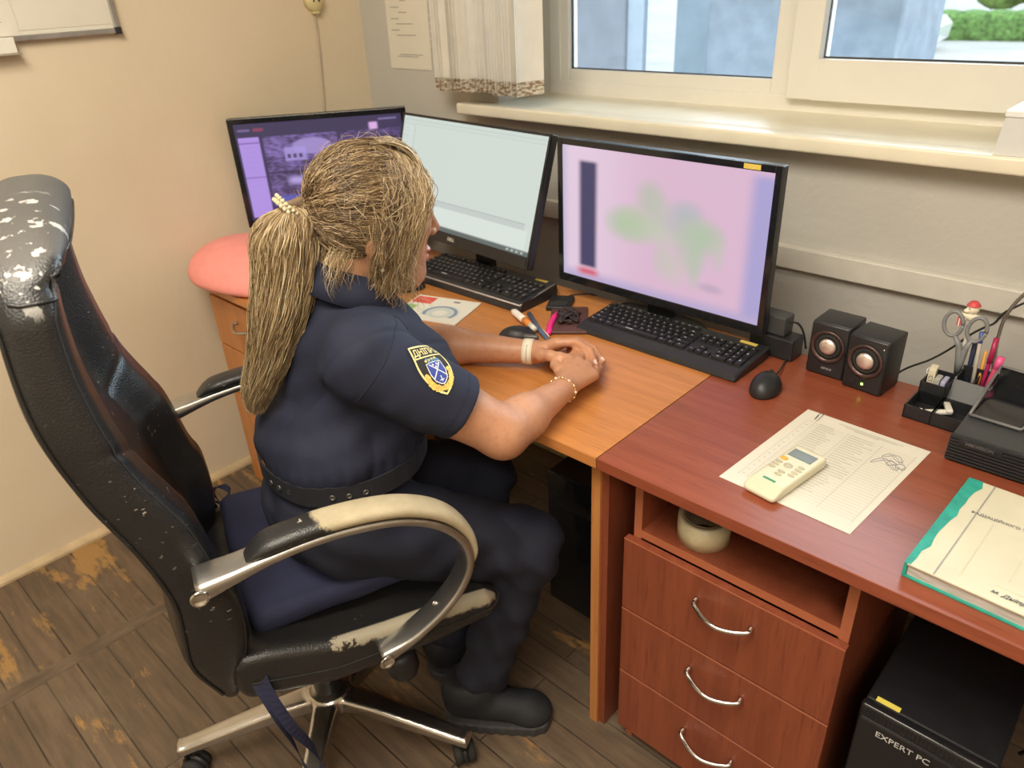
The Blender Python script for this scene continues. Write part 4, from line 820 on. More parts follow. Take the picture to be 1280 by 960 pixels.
def backrest(p):
    x, y, z = p[:, 0], p[:, 1], p[:, 2]; ax = np.abs(x)
    yr = np.interp(z, ZR, YR) - .025 * (1 - (x / .27) ** 2); s = np.clip((ax - .09) / .10, 0, 1); s = s * s * (3 - 2 * s)
    hd = np.clip((z - 1.16) / .05, 0, 1)
    yf = np.interp(z, ZF, YF) - (.050 * (1 - s)) * (1 - hd) - .01 * hd * (ax / .25) ** 2
    yf = yf - .006 * np.exp(-((z - 1.185) / .008) ** 2) - .004 * np.exp(-((z - .93 - .5 * (ax - .2)) / .006) ** 2) * (ax > .1)
    wx = np.interp(z, ZW, WW)
    d = smax((ax - wx) * .97, (yr - y) * .95, .028); d = smax(d, (y - yf) * .9, .030)
    d = smax(d, z - (1.268 - .10 * (ax / .25) ** 3), .03); d = smax(d, .375 - z, .03)
    return d
bk_ = sdf_obj('backrest', backrest, (-.32, -.36, .35), (.32, -.04, 1.32), .0065, leather('chair_leather_back', 'back'), ch)
seam = M['rubber']
def sdf_snap(pts, f, off=.0):
    P = np.array([tuple(p) for p in pts], float)
    for _ in range(8):
        d = f(P); g_ = np.stack([f(P + np.eye(3)[i] * .001) - f(P - np.eye(3)[i] * .001) for i in range(3)], 1) / .002
        P -= ((d - off) / np.maximum((g_ ** 2).sum(1), .2))[:, None] * g_
    return [Vector(q) for q in P]
sp_ = catmull([(.245, -.215, 1.18), (.252, -.220, 1.10), (.256, -.214, 1.0), (.256, -.190, .905), (.255, -.15, .80), (.25, -.118, .66), (.235, -.13, .50)], 12)
for sx in (1, -1):
    G().tube(sdf_snap([(sx * p.x, p.y, p.z) for p in sp_], backrest, .0002), .0016, 6).build('stitched_seam', seam, bk_)
G().tube(sdf_snap(catmull([(.255, -.27, 1.19), (.262, -.25, 1.188), (.25, -.20, 1.19), (.18, -.17, 1.182), (.08, -.17, 1.18), (-.08, -.17, 1.18), (-.18, -.17, 1.182), (-.25, -.2, 1.19), (-.262, -.25, 1.188), (-.25, -.28, 1.19)], 12), backrest, .0006), .0028, 6).build('headrest_fold', leather('chair_leather_fold'), bk_)
G().tube(sdf_snap(catmull([(.235, -.33, 1.20), (.25, -.31, 1.10), (.262, -.30, 1.0), (.265, -.28, .90), (.262, -.24, .79), (.258, -.215, .68), (.24, -.22, .53), (.21, -.19, .42)], 12), backrest, .001), .0035, 6).build('rear_piping', leather('chair_leather_piping'), bk_)
def seat(p):
    x, y, z = p[:, 0], p[:, 1], p[:, 2]; top = np.interp(y, [-.18, -.10, 0, .1, .22, .30, .34], [.505, .50, .478, .468, .462, .452, .42]); bot = np.interp(y, [-.18, 0, .2, .34], [.41, .385, .385, .40])
    w_ = np.interp(y, [-.18, 0, .3, .345], [.235, .258, .262, .24])
    d = smax(np.abs(x) - w_, z - top - .012 * (np.abs(x) / .26) ** 4, .03); d = smax(d, bot - z, .03); return smax(smax(d, y - .348, .035), -.165 - y, .03) * .9
st = sdf_obj('seat', seat, (-.32, -.22, .34), (.32, .40, .56), .006, leather('chair_leather_seat', 'seat'), ch)
G().tube(sdf_snap(catmull([(.26, -.14, .452), (.27, 0, .43), (.27, .15, .425), (.262, .30, .425), (.2, .35, .425)], 10), seat, .0003), .0018, 6).build('stitched_seam', seam, st)
g = G(); g.box(-.12, .12, -.12, .14, .350, .392, .008); g.build('tilt_mechanism', M['blackplastic'], ch)
G().lathe([(0, -.035), (.026, -.035), (.032, -.02), (.032, .018), (.026, .03), (0, .03)], 28, T=Matrix.Translation((.195, .13, .315)) @ Matrix.Rotation(.15, 4, 'X')).build('tension_knob', M['blackplastic'], ch)
G().tube([(.1, .09, .36), (.195, .13, .345)], .008, 10).build('knob_lever', M['blackplastic'], ch)
# arms
AP = catmull([(-.168, .722), (-.135, .740), (-.084, .7325), (-.02, .738), (.06, .745), (.14, .738), (.20, .712), (.243, .665), (.258, .615), (.250, .565), (.205, .50), (.15, .465), (.112, .447), (.080, .440)] and [(0, -.168, .728), (0, -.12, .736), (0, -.05, .748), (0, .02, .753), (0, .09, .748), (0, .15, .733), (0, .205, .70), (0, .243, .65), (0, .252, .595), (0, .232, .545), (0, .195, .503), (0, .15, .470), (0, .115, .450), (0, .080, .437)], 6)
def armset(sx):
    n = len(AP); xc = .283 * sx
    def ring(i):
        p = AP[i]; t = (AP[min(i + 1, n - 1)] - AP[max(i - 1, 0)]).normalized(); nrm = Vector((0, -t.z, t.y)); f = i / (n - 1)
        hw = .024 + .006 * math.exp(-(f / .1) ** 2) - .004 * math.exp(-((1 - f) / .08) ** 2); th = .0075 + .008 * math.exp(-(f / .10) ** 2) + .006 * math.exp(-((1 - f) / .09) ** 2)
        xo = xc + sx * (.012 * math.sin(math.pi * min(1, f * 1.1)) - .01 * f)
        out = []
        for k in range(16):
            a = 2 * math.pi * k / 16; ca, sa = math.cos(a), math.sin(a); cx = math.copysign(abs(ca) ** .35, ca) * hw; cz = math.copysign(abs(sa) ** .4, sa) * th
            out.append(Vector((xo + cx, p.y, p.z)) + nrm * cz)
        return out
    fr_ = G().strip(AP, ring).build('armrest_frame', M['steel'], ch)
    for (y, z) in ((-.168, .726), (.083, .437)):
        G().lathe([(0, 0), (.0135, 0), (.0135, .003), (.011, .004), (.0095, .002), (0, .002)], 24, T=Matrix.Translation((xc + sx * (.030 if z > .6 else .013), y, z)) @ Matrix.Rotation(sx * math.pi / 2, 4, 'Y')).build('bolt', M['chrome'], fr_)
    G().lathe([(0, 0), (.005, 0), (.005, .002), (0, .003)], 12, T=Matrix.Translation((xc - sx * .008, .188, .508)) @ Matrix.Rotation(sx * math.pi / 2, 4, 'Y')).build('screw', M['chrome'], fr_)
    seg = AP[8:50]; m_ = len(seg)
    def ring2(i):
        p = seg[i]; t = (seg[min(i + 1, m_ - 1)] - seg[max(i - 1, 0)]).normalized(); nrm = Vector((0, -t.z, t.y)); f = i / (m_ - 1); gi = (i + 8) / (n - 1)
        e = min(1, 1 - (1 - min(1, f / .10)) ** 2 + .02) * (1 - .9 * max(0, (f - .62) / .38) ** 2); hw = .0265 * (.45 + .55 * min(1, 1 - (1 - min(1, f / .10)) ** 2, (1 - f) * 9 + .1)); hh = .0125 * e
        xo = xc + sx * (.012 * math.sin(math.pi * min(1, gi * 1.1)) - .01 * gi); base = .006
        out = []
        for k in range(18):
            a = 2 * math.pi * k / 18; ca, sa = math.cos(a), math.sin(a)
            out.append(Vector((xo + math.copysign(abs(ca) ** .75, ca) * hw, p.y, p.z)) + nrm * (base + hh + math.copysign(abs(sa) ** .8, sa) * hh))
        return out
    G().strip(seg, ring2).build('arm_pad', PADM, fr_)
PADM = leather('chair_leather_pad', 'pad')
armset(1); armset(-1)
# base
HB = Vector((.03, -.0, 0))
gl = G().lathe([(0, .14), (.030, .14), (.030, .24), (.022, .245), (.022, .352), (0, .352)], 28, T=Matrix.Translation(HB)).build('gas_lift', M['blackplastic'], ch)
def star(p):
    q = p - np.array([HB.x, HB.y, 0]); d = np.maximum(np.linalg.norm(q[:, :2], axis=1) - .045, np.abs(q[:, 2] - .115) - .028)
    for k in range(5):
        a = math.radians(25 + 72 * k) - RZ; e = np.array([math.cos(a), math.sin(a)]); t = q[:, :2] @ e; s = np.abs(q[:, :2] @ np.array([-e[1], e[0]]))
        hw = np.interp(t, [0, .1, .3], [.030, .024, .019]); zc = np.interp(t, [0, .12, .31], [.120, .112, .085]); hh = np.interp(t, [0, .3], [.022, .013])
        qq = np.stack([np.maximum(s - hw + .010, 0), np.maximum(np.abs(q[:, 2] - zc) - hh + .010, 0)], 1); arm = np.linalg.norm(qq, axis=1) - .010; arm = np.maximum(arm, np.maximum(-t, t - .325)); d = smin(d, arm, .012)
    return d * .9
sb = sdf_obj('star_base', star, (-.36, -.38, .04), (.42, .38, .17), .0045, pm('polished_aluminium', (.56, .53, .49), .27, 1, var=.12, vs=15), ch)
for k in range(5):
    a = math.radians(25 + 72 * k) - RZ; e = Vector((math.cos(a), math.sin(a), 0)); c = HB + e * .312; d = a + (.6, 2.2, -1, 1.1, .3)[k]
    cst = G().tube([c + Vector((0, 0, .05)), c + Vector((0, 0, .085))], .008, 12).build('caster', M['blackplastic'], ch)
    s_ = Vector((math.cos(d), math.sin(d), 0)); c2 = c + Vector((-s_.y, s_.x, 0)) * .012
    for sg in (-1, 1): G().lathe([(0, -.009), (.024, -.009), (.0262, 0), (.024, .009), (0, .009)], 26, T=Matrix.Translation(c2 + s_ * .013 * sg + Vector((0, 0, .0265))) @ Matrix.Rotation(d, 4, 'Z') @ Matrix.Rotation(math.pi / 2, 4, 'Y')).build('wheel', M['rubber'], cst)
    G().lathe([(0, -.006), (.0285, -.004), (.0285, .004), (0, .006)], 24, T=Matrix.Translation(c2 + Vector((0, 0, .029))) @ Matrix.Rotation(d, 4, 'Z') @ Matrix.Rotation(math.pi / 2, 4, 'Y')).build('wheel_hood', M['blackplastic'], cst)

# navy cushion on the seat
navy = lambda n_, c=(.018, .022, .055), **k: pm(n_, c, .85, var=.18, vs=20, bmp=.25, bs=500, bd=.001, **k)
M['cush'] = navy('navy_cushion_cloth', (.017, .020, .055))
def cushion(p):
    q = p - np.array([-.02, .08, .512]); d = rbox(q, (0, 0, 0), (.205, .195, .026), .022); return d + .003 * np.sin(q[:, 0] * 31 + 2 * np.sin(q[:, 1] * 17)) * np.sin(q[:, 1] * 23) * .8
cu = sdf_obj('seat_cushion', cushion, (-.26, -.16, .46), (.22, .32, .57), .006, M['cush']); cu.location = OC; cu.rotation_euler = (0, 0, RZ)
tag(cu, 'navy blue cloth cushion with ribbon ties on the chair seat', 'cushion')
def ribbon(pts, w_=.009): 
    P_ = catmull(pts, 8); g = G(); vs = []
    for i, p in enumerate(P_): o = Vector((w_ * math.cos(i * .12), w_ * math.sin(i * .12), 0)); vs += [p - o, p + o]
    g.add(vs, [[2 * i, 2 * i + 1, 2 * i + 3, 2 * i + 2] for i in range(len(P_) - 1)]); o_ = g.build('ribbon_tie', M['cush'], cu); md = o_.modifiers.new('t', 'SOLIDIFY'); md.thickness = .001
ribbon([(-.215, -.10, .515), (-.235, -.14, .53), (-.23, -.125, .50), (-.22, -.16, .45)]); ribbon([(.18, -.10, .50), (.225, -.135, .47), (.262, -.12, .40), (.266, -.10, .30), (.27, -.09, .22)], .006); ribbon([(.18, -.10, .50), (.24, -.12, .46), (.268, -.10, .36), (.262, -.07, .26), (.275, -.06, .19)], .010)
ribbon([(-.20, -.11, .53), (-.23, -.12, .548), (-.245, -.10, .545), (-.225, -.085, .535), (-.20, -.105, .53)], .008)
# ------------------------------------------------------------------ the person (same local frame as the chair)
m, nt, b = NT('skin'); M['skin'] = m; v = coords(nt)
c = mixc(nt, ramp(nt, noise(nt, v, 14, 4), .3, .7), (.47, .225, .125), (.57, .295, .175)); c = mixc(nt, ramp(nt, noise(nt, v, 90, 3), .5, .9), c, (.44, .18, .10))
nt.links.new(c, b.inputs['Base Color']); b.inputs['Roughness'].default_value = .45; b.inputs['Subsurface Weight'].default_value = .12; b.inputs['Subsurface Radius'].default_value = (.01, .004, .002); b.inputs['Subsurface Scale'].default_value = .5
bump(nt, b, noise(nt, v, 420, 3), .15, .0006)
SH = {1: ((.165, .163, .953), (.234, .362, .790)), -1: ((-.165, .163, .953), (-.205, .350, .790))}
WR = {1: (.161, .527, .793), -1: (-.021, .565, .787)}
HD = dict(
 Rix=[(.085, .585, .803), (.045, .630, .800), (.005, .652, .785), (-.012, .645, .770)],
 Rmid=[(.100, .598, .806), (.055, .642, .798), (.012, .662, .780), (-.002, .655, .766)],
 Rring=[(.118, .608, .801), (.075, .650, .789), (.033, .668, .770), (.018, .656, .763)],
 Rpin=[(.138, .610, .791), (.101, .648, .779), (.067, .661, .766), (.053, .652, .762)],
 Rth=[(.131, .550, .797), (.104, .555, .799), (.072, .562, .797), (.050, .588, .793)],
 Lix=[(.012, .600, .812), (.040, .630, .818), (.078, .640, .812), (.108, .632, .797)],
 Lmid=[(-.009, .618, .799), (.004, .656, .799), (.043, .672, .792), (.080, .668, .782)],
 Lring=[(-.030, .630, .785), (-.025, .672, .783), (.012, .688, .776), (.050, .684, .771)],
 Lpin=[(-.050, .632, .774), (-.052, .668, .769), (-.022, .684, .765), (.010, .686, .763)],
 Lth=[(.018, .560, .797), (.046, .566, .806), (.066, .578, .808), (.076, .592, .805)])
FR = dict(ix=[.0105, .0092, .0082, .0068], mid=[.0108, .0095, .0083, .0070], ring=[.0102, .009, .0079, .0066], pin=[.0092, .0078, .0068, .0058], th=[.0125, .0115, .0102, .0085])
def hand(p, s):
    pre = 'R' if s > 0 else 'L'; w_ = np.array(WR[s]); d = None
    mc = {k: np.array(HD[pre + k][0]) for k in ('ix', 'mid', 'ring', 'pin')}
    for k in ('ix', 'mid', 'ring', 'pin'):
        e = caps(p, w_ + (mc[k] - w_) * .12, mc[k], .0165, .0125); d = e if d is None else smin(d, e, .010)
    d = smin(d, caps(p, w_ + (np.array(HD[pre + 'th'][0]) - w_) * .1, HD[pre + 'th'][0], .017, .0135), .010)
    for k in ('ix', 'mid', 'ring', 'pin'): d = smin(d, chain(p, HD[pre + k], FR[k], .003), .0035)
    d = smin(d, chain(p, HD[pre + 'th'], FR['th'], .004), .005)
    return d
# head frame, pitched slightly down
HC = np.array([0, .248, 1.147]); th_ = math.radians(-9)
HR = np.array([[1, 0, 0], [0, math.cos(th_), -math.sin(th_)], [0, math.sin(th_), math.cos(th_)]])   # columns: head axes in local frame
def hl(p): return (p - HC) @ HR
def head(p):
    q = hl(p); x = np.abs(q[:, 0]); qs = np.stack([x, q[:, 1], np.where(q[:, 2] < 0, q[:, 2] / 1.17, q[:, 2])], 1)
    d = ell(qs, (0, -.006, .022), (.070, .094, .083))
    d = smin(d, ell(qs, (0, .048, -.020), (.056, .054, .085)), .03)           # face
    d = smin(d, ell(qs, (0, .058, -.086), (.034, .040, .030)), .03)           # chin and jaw
    d = smin(d, caps(qs, (.048, -.004, -.055), (.018, .070, -.100), .018, .014), .02)
    d = smin(d, ell(qs, (0, .092, .030), (.045, .014, .010)), .015)           # brow
    d = smin(d, caps(qs, (0, .094, .012), (0, .118, -.024), .0065, .0085), .008)   # nose
    d = smin(d, ell(qs, (.0095, .108, -.029), (.0075, .009, .006)), .005)
    d = smin(d, ell(qs, (.034, .074, -.018), (.018, .020, .016)), .015)       # cheekbone
    d = smax(d, -ell(qs, (.031, .099, .014), (.014, .010, .008)), .008)       # eye socket
    d = smin(d, ell(qs, (.031, .084, .012), (.0125, .0115, .0115)), .001)     # eyeball with lid
    d = smin(d, ell(qs, (0, .099, -.056), (.021, .010, .0055)), .004); d = smin(d, ell(qs, (0, .097, -.068), (.018, .010, .0065)), .004)   # lips
    d = smax(d, -ell(qs, (0, .110, -.0615), (.024, .008, .0012)), .002)
    d = smin(d, ell(qs, (0, .088, -.096), (.017, .014, .014)), .012)
    # ears
    e = ell(qs, (.068, -.014, -.028), (.011, .019, .030)); e = smax(e, -ell(qs, (.080, -.010, -.025), (.008, .011, .018)), .004); e = smin(e, ell(qs, (.068, -.006, -.053), (.007, .009, .009)), .006)
    return smin(d, e, .006)
def torso(p):
    d = caps(p, (-.115, .170, .945), (.115, .170, .945), .062, .062)
    d = smin(d, ell(p, (0, .188, .86), (.150, .128, .15)), .05); d = smin(d, ell(p, (-.068, .27, .85), (.078, .070, .078)), .04); d = smin(d, ell(p, (.068, .27, .85), (.078, .070, .078)), .04)
    d = smin(d, ell(p, (0, .132, .72), (.160, .128, .13)), .05); d = smin(d, ell(p, (0, .09, .61), (.185, .125, .095)), .05)
    d = smin(d, caps(p, (0, .170, .95), (0, .205, 1.09), .062, .050), .03)
    return d
def arm(p, s):
    a, e = SH[s]; w_ = WR[s]; m_ = tuple(np.array(a) + (np.array(e) - np.array(a)) * .62)
    d = smin(caps(p, a, m_, .036, .049), caps(p, m_, e, .0505, .044), .01); f = caps(p, e, tuple(np.array(e) + (np.array(w_) - np.array(e)) * .35), .043, .040); d = smin(d, f, .02)
    d = smin(d, caps(p, tuple(np.array(e) + (np.array(w_) - np.array(e)) * .3), w_, .039, .0235), .02); return d
LEG = {1: [(.10, .10, .60), (.165, .430, .455), (.150, .320, .13)], -1: [(-.10, .10, .60), (-.085, .450, .47), (-.005, .300, .13)]}
def legs(p, o=0):
    d = None
    for s in (1, -1):
        h, k, a = LEG[s]; e = smin(caps(p, h, k, .088 + o, .062 + o), caps(p, k, a, .058 + o, .042 + o), .03); d = e if d is None else smin(d, e, .02)
    return d
def body(p):
    d = smin(torso(p) + .009, smin(head(p), caps(p, (0, .178, .99), (0, .208, 1.09), .056, .050), .02), .015)
    for s in (1, -1): d = smin(d, smin(arm(p, s), hand(p, s), .010), .010)
    l = legs(p, -.016)
    for s in (1, -1): l = np.minimum(l, caps(p, LEG[s][2], (LEG[s][2][0] + (.01 if s > 0 else -.0), LEG[s][2][1] + .005, .055), .028, .018))
    return smin(d, l, .03)
P_, F_ = polygonize(body, (-.42, -.10, .0), (.42, .80, 1.36), .0032)
me = bpy.data.meshes.new('person'); me.from_pydata(P_.tolist(), [], F_.tolist()); me.materials.append(M['skin'])
me.materials.append(pm('lip_skin', (.55, .20, .17), .35, var=.05)); me.materials.append(pm('pale_nail_polish', (.82, .62, .56), .2, var=.03))
cen = P_[F_].mean(1); q = hl(cen); lip = (np.abs(q[:, 0]) < .022) & (q[:, 1] > .096) & (q[:, 2] < -.059) & (q[:, 2] > -.0865)
mi = np.zeros(len(F_), np.int32); mi[lip] = 1
for k in ('Lix', 'Lmid', 'Lring', 'Lpin', 'Rth'):
    a, t = np.array(HD[k][2]), np.array(HD[k][3]); ax_ = (t - a) / np.linalg.norm(t - a); nz = np.array([0, .35, 1.]); nz = nz - ax_ * (nz @ ax_); nz /= np.linalg.norm(nz)
    r = cen - (t + ax_ * .0005); mi[(np.linalg.norm(r - (r @ nz)[:, None] * nz, axis=1) < .0050) & (r @ nz > .002) & (r @ nz < .012)] = 2
me.polygons.foreach_set('material_index', mi)
pe = link(me, 'person', None, None, True); pe.location = OC; pe.rotation_euler = (0, 0, RZ)
tag(pe, 'person with blond ponytail in dark uniform sitting at the desk, hands clasped', 'person')

# clothes
M['uniform'] = navy('navy_uniform_knit', (.011, .014, .034)); M['trouser'] = navy('navy_trouser_cloth', (.010, .012, .027))
def wr(p, s=1.0):
    x, y, z = p[:, 0], p[:, 1], p[:, 2]; m1 = .5 + .5 * np.sin(9 * x + 13 * z + 2 * y); m2 = .5 + .5 * np.sin(15 * y - 10 * z + 6 * x)
    mz = np.clip((.94 - z) / .09, .15, 1); m1 = m1 * mz; m2 = m2 * mz
    rd = .0055 * m1 * (1 - np.abs(np.sin(17 * z + 9 * y + 1.6 * np.sin(8 * x + 6 * y)))) ** 1.6 * 1.5 + .0045 * m2 * (1 - np.abs(np.sin(21 * (y - .7 * z) + 1.5 * np.sin(14 * z + 5 * x)))) ** 1.6 * 1.5
    dp = np.linalg.norm(p - np.array([.225, .257, .947]), axis=1); s = s * (1 - np.exp(-(dp / .075) ** 4))
    return s * (rd + .0018 * np.sin(38 * z + 14 * y + 3 * np.sin(9 * x + 5 * z)) + .0016 * np.sin(61 * (y + .5 * z) + 4 * np.sin(11 * z) + 17 * x) + .0012 * np.sin(90 * z - 50 * x + 3 * np.sin(20 * y)))
def ridge(p, ph, w_=.35): return 1 - np.abs(np.sin(ph)) ** w_
def planes(p, a, n_): return (p - np.array(a)) @ (np.array(n_) / np.linalg.norm(n_))
def sleeve(p, s):
    a, e = map(np.array, SH[s]); c_ = a + (e - a) * .66; ax_ = (e - a) / np.linalg.norm(e - a)
    d = caps(p, tuple(a + np.array([-.01 * s, 0, 0])), tuple(c_ + ax_ * .02), .070, .0635); d = smin(d, caps(p, tuple(c_ - ax_ * .028), tuple(c_ + ax_ * .02), .0632, .0635), .002)
    return smax(d + wr(p, .8), (p - c_) @ ax_, .004)
def shirt(p):
    x, y, z = p[:, 0], p[:, 1], p[:, 2]
    t = torso(p) - .010; t = smin(t, ell(p, (0, .115, .755), (.172, .142, .085)), .03)
    hem = .708 + .0 * x; gather = np.exp(-((z - .742) / .02) ** 2) * .0012 * np.sin(40 * np.arctan2(x, y - .12))
    t = t + wr(p, 1.1) + gather
    t = smin(t, sleeve(p, 1), .03); t = smin(t, sleeve(p, -1), .03)
    # sleeve seam crease
    for s in (1, -1):
        a = np.array(SH[s][0]); t = t + .0016 * np.exp(-((((p - a) @ np.array([s * .75, .15, -.6])) + .012) / .005) ** 2) * (x * s > .06)
    t = smax(t, .712 - z, .006)
    neck = planes(p, (0, .178, 1.028), (0, .42, .9)); t = smax(t, neck, .006); return t
sh = sdf_obj('shirt', shirt, (-.36, -.08, .66), (.36, .50, 1.12), .0038, M['uniform'], pe)
for s in (1, -1):
    A_, E_ = map(np.array, SH[s]); sx_ = (E_ - A_) / np.linalg.norm(E_ - A_); b1 = np.cross(sx_, [0, 0, 1]); b1 /= np.linalg.norm(b1); b2 = np.cross(b1, sx_); c_ = A_ + sx_ * .012 + np.array([-.012 * s, 0, 0])
    pts_ = [c_ + .080 * (b1 * math.cos(t) + b2 * math.sin(t)) for t in np.radians(np.arange(-60, 181, 5)) ]
    G().tube(sdf_snap([Vector(q_) for q_ in pts_], shirt, .0001), .0011, 6).build('sleeve_seam', M['uniform'], sh)
    R_ = []
    c2_ = A_ + (E_ - A_) * .66 - sx_ * .022
    G().tube(sdf_snap([Vector(c2_ + .066 * (b1 * math.cos(t) + b2 * math.sin(t))) for t in np.radians(np.arange(0, 361, 8))], shirt, .0001), .0008, 6).build('cuff_seam', M['uniform'], sh)
# collar: turned-down ring round the neck
g = G(); NC = 40; vs = []
for i in range(NC + 1):
    a = .38 + (2 * math.pi - .76) * i / NC; ca, sa = math.cos(a), math.sin(a)
    open_ = abs(math.sin((a - math.pi / 2) / 2))
    for (rr_, zz) in ((.062, 1.020), (.0635, 1.054), (.067, 1.058), (.078, 1.030), (.086, 1.006)):
        vs.append((rr_ * sa * 1.05, .182 + rr_ * ca * 1.02 + (zz - 1.0) * .25, zz + .004 - .46 * (rr_ * ca)))
g.add(vs, [[i * 5 + k, i * 5 + k + 1, i * 5 + 5 + k + 1, i * 5 + 5 + k] for i in range(NC) for k in range(4)], 0, True)
co = g.build('collar', M['uniform'], sh); md = co.modifiers.new('t', 'SOLIDIFY'); md.thickness = .003; md.offset = 0
# trousers
def trousers(p):
    x, y, z = p[:, 0], p[:, 1], p[:, 2]
    d = ell(p, (0, .10, .612), (.192, .140, .118)); d = smin(d, ell(p, (0, .12, .712), (.168, .134, .06)), .02); d = smin(d, legs(p, .013), .035)
    f = .0055 * np.sin(55 * y + 26 * z + 4 * np.sin(14 * x + 9 * y)) * np.sin(17 * z + 9 * y) + .0025 * np.sin(80 * (z + .3 * y) + 5 * np.sin(12 * y))
    d = d + (f + .010 * (.5 + .5 * np.sin(11 * y + 9 * x)) * (1 - np.abs(np.sin(24 * y + 15 * z + 1.5 * np.sin(12 * x + 10 * z)))) ** 1.5) * np.clip((.69 - z) / .04, 0, 1)
    d = smax(d, z - .730, .004); return smax(d, .070 - z, .01)
tr_ = sdf_obj('trousers', trousers, (-.32, -.10, .06), (.34, .60, .76), .0055, M['trouser'], pe)
# belt with eyelets
def tor(p): return smin(ell(p, (0, .115, .72), (.166, .137, .12)), torso(p) - .010, .01)
def belt_pt(a, z, o):
    P0 = np.array([[.30 * math.cos(a), .12 + .30 * math.sin(a), z]])
    lo, hi = 0, 1.
    for _ in range(26):
        mid = (lo + hi) / 2; q_ = P0 * (1 - mid) + np.array([[0, .12, z]]) * mid
        d_ = min(shirt(q_)[0] if z > .718 else 1, trousers(q_)[0], tor(q_)[0])
        if d_ > o: lo = mid
        else: hi = mid
    return Vector(q_[0])
g = G(); NB = 72; ring_ = []
for i in range(NB):
    a = 2 * math.pi * i / NB; q0 = max((belt_pt(a, z, .004) for z in (.702, .727)), key=lambda v_: (v_ - Vector((0, .12, v_.z))).length); dr = (q0 - Vector((0, .12, q0.z))).normalized()
    for (o, z) in ((-.004, .6965), (0, .6965), (0, .7355), (-.004, .7355)): ring_.append(Vector((q0.x, q0.y, z)) + dr * o)
g.add(ring_, [[i * 4 + k, i * 4 + (k + 1) % 4, ((i + 1) % NB) * 4 + (k + 1) % 4, ((i + 1) % NB) * 4 + k] for i in range(NB) for k in range(4)]); be = g.build('belt', navy('dark_webbing', (.013, .014, .020)), pe)
EYEM = pm('dark_eyelet_metal', (.22, .22, .22), .35, .8)
for i in range(8):
    a = math.radians(-66 + i * 9.5); q0 = belt_pt(a, .716, .0052); T = Matrix.Translation((q0.x, q0.y, .716)) @ Vector((math.cos(a) / .166, math.sin(a) / .137, 0)).to_track_quat('Z', 'Y').to_matrix().to_4x4()
    G().lathe([(.0026, 0), (.0030, .0016), (.0050, .0018), (.0056, 0)], 18, T=T).build('eyelet', EYEM, be)
# shoes
def shoe(s):
    ax_ = np.array([.55, .83]) if s > 0 else np.array([-.10, .995]); ax_ = ax_ / np.linalg.norm(ax_); c0 = np.array([.112, .228]) if s > 0 else np.array([-.005, .235])
    def loc(p): r = p[:, :2] - c0; return np.stack([r @ np.array([ax_[1], -ax_[0]]), r @ ax_, p[:, 2]], 1)
    def up(p):
        q_ = loc(p); d = smin(caps(q_, (0, .045, .055), (0, .19, .040), .040, .036), ell(q_, (0, .062, .09), (.046, .062, .05)), .02); d = smin(d, ell(q_, (0, .205, .035), (.043, .045, .032)), .02)
        d = smax(d, .022 - q_[:, 2], .004); return smax(d, q_[:, 2] - .125, .006)
    def so2(p):
        q_ = loc(p); wv = .043 + .004 * np.sin((q_[:, 1] - .02) * 14); d = np.maximum(np.hypot(q_[:, 0], np.maximum(np.abs(q_[:, 1] - .125) - .082, 0) * 1.0) - wv, np.abs(q_[:, 2] - .0125) - .012)
        return d + .0012 * np.sin(q_[:, 1] * 260)
    o = sdf_obj('shoe', up, (-.2, .1, 0), (.4, .6, .16), .004, pm('black_shoe_mesh', (.014, .016, .022), .7, bmp=.4, bs=300), pe)
    sdf_obj('shoe_sole', so2, (-.2, .1, -.01), (.4, .6, .05), .004, pm('dark_sole', (.045, .045, .05), .7), o)
    for k in range(4):
        y = .115 + k * .022; z = .084 - k * .006; f = lambda a_, b_, z_: (c0[0] + a_ * ax_[1] + b_ * ax_[0], c0[1] - a_ * ax_[0] + b_ * ax_[1], z_)
        G().tube([f(-.024, y, z - .010), f(-.01, y + .004, z + .001), (f(.01, y + .004, z + .001)), f(.024, y, z - .010)], .0022, 6).build('lace', M['rubber'], o)
shoe(1); shoe(-1)
# earrings, bracelet, watch
for s in (1, -1):
    e = HC + HR @ np.array([.078 * s, -.006, -.074]); er = G().lathe([(0, -.0055), (.0038, -.004), (.0055, 0), (.0038, .004), (0, .0055)], 16, T=Matrix.Translation(e + np.array([0, 0, -.004]))).build('earring', pm('pearl', (.85, .80, .72), .2, coat=.5, var=.02), pe)
    G().tube([e + np.array([0, 0, .002]), e + np.array([0, 0, .012])], .0012, 6).build('earring_hook', pm('gold', (.85, .60, .25), .25, 1), er)
def arm_ring(s, t, off, n=40, tilt=0):
    e, w_ = np.array(SH[s][1]), np.array(WR[s]); c_ = e + (w_ - e) * t; ax_ = (w_ - e) / np.linalg.norm(w_ - e); a = np.cross(ax_, [0, 0, 1]); a /= np.linalg.norm(a); b2 = np.cross(a, ax_); out = []
    for k in range(n):
        an = 2 * math.pi * k / n; dr = a * math.cos(an) + b2 * math.sin(an); lo, hi = .0, .08
        for _ in range(22):
            mid = (lo + hi) / 2
            if body((c_ + dr * mid + ax_ * tilt * math.cos(an))[None])[0] < off: lo = mid
            else: hi = mid
        out.append((c_ + dr * mid + ax_ * tilt * math.cos(an), dr, ax_))
    return out
gold = pm('gold_chain', (.85, .62, .28), .25, 1)
R_ = arm_ring(1, 1.0, .0012, 48, .006); g = G()
for k in range(48):
    a, b2 = Vector(R_[k][0]), Vector(R_[(k + 1) % 48][0]); g.tube([a, b2], .0011, 6)
br_ = g.build('bracelet', gold, pe)
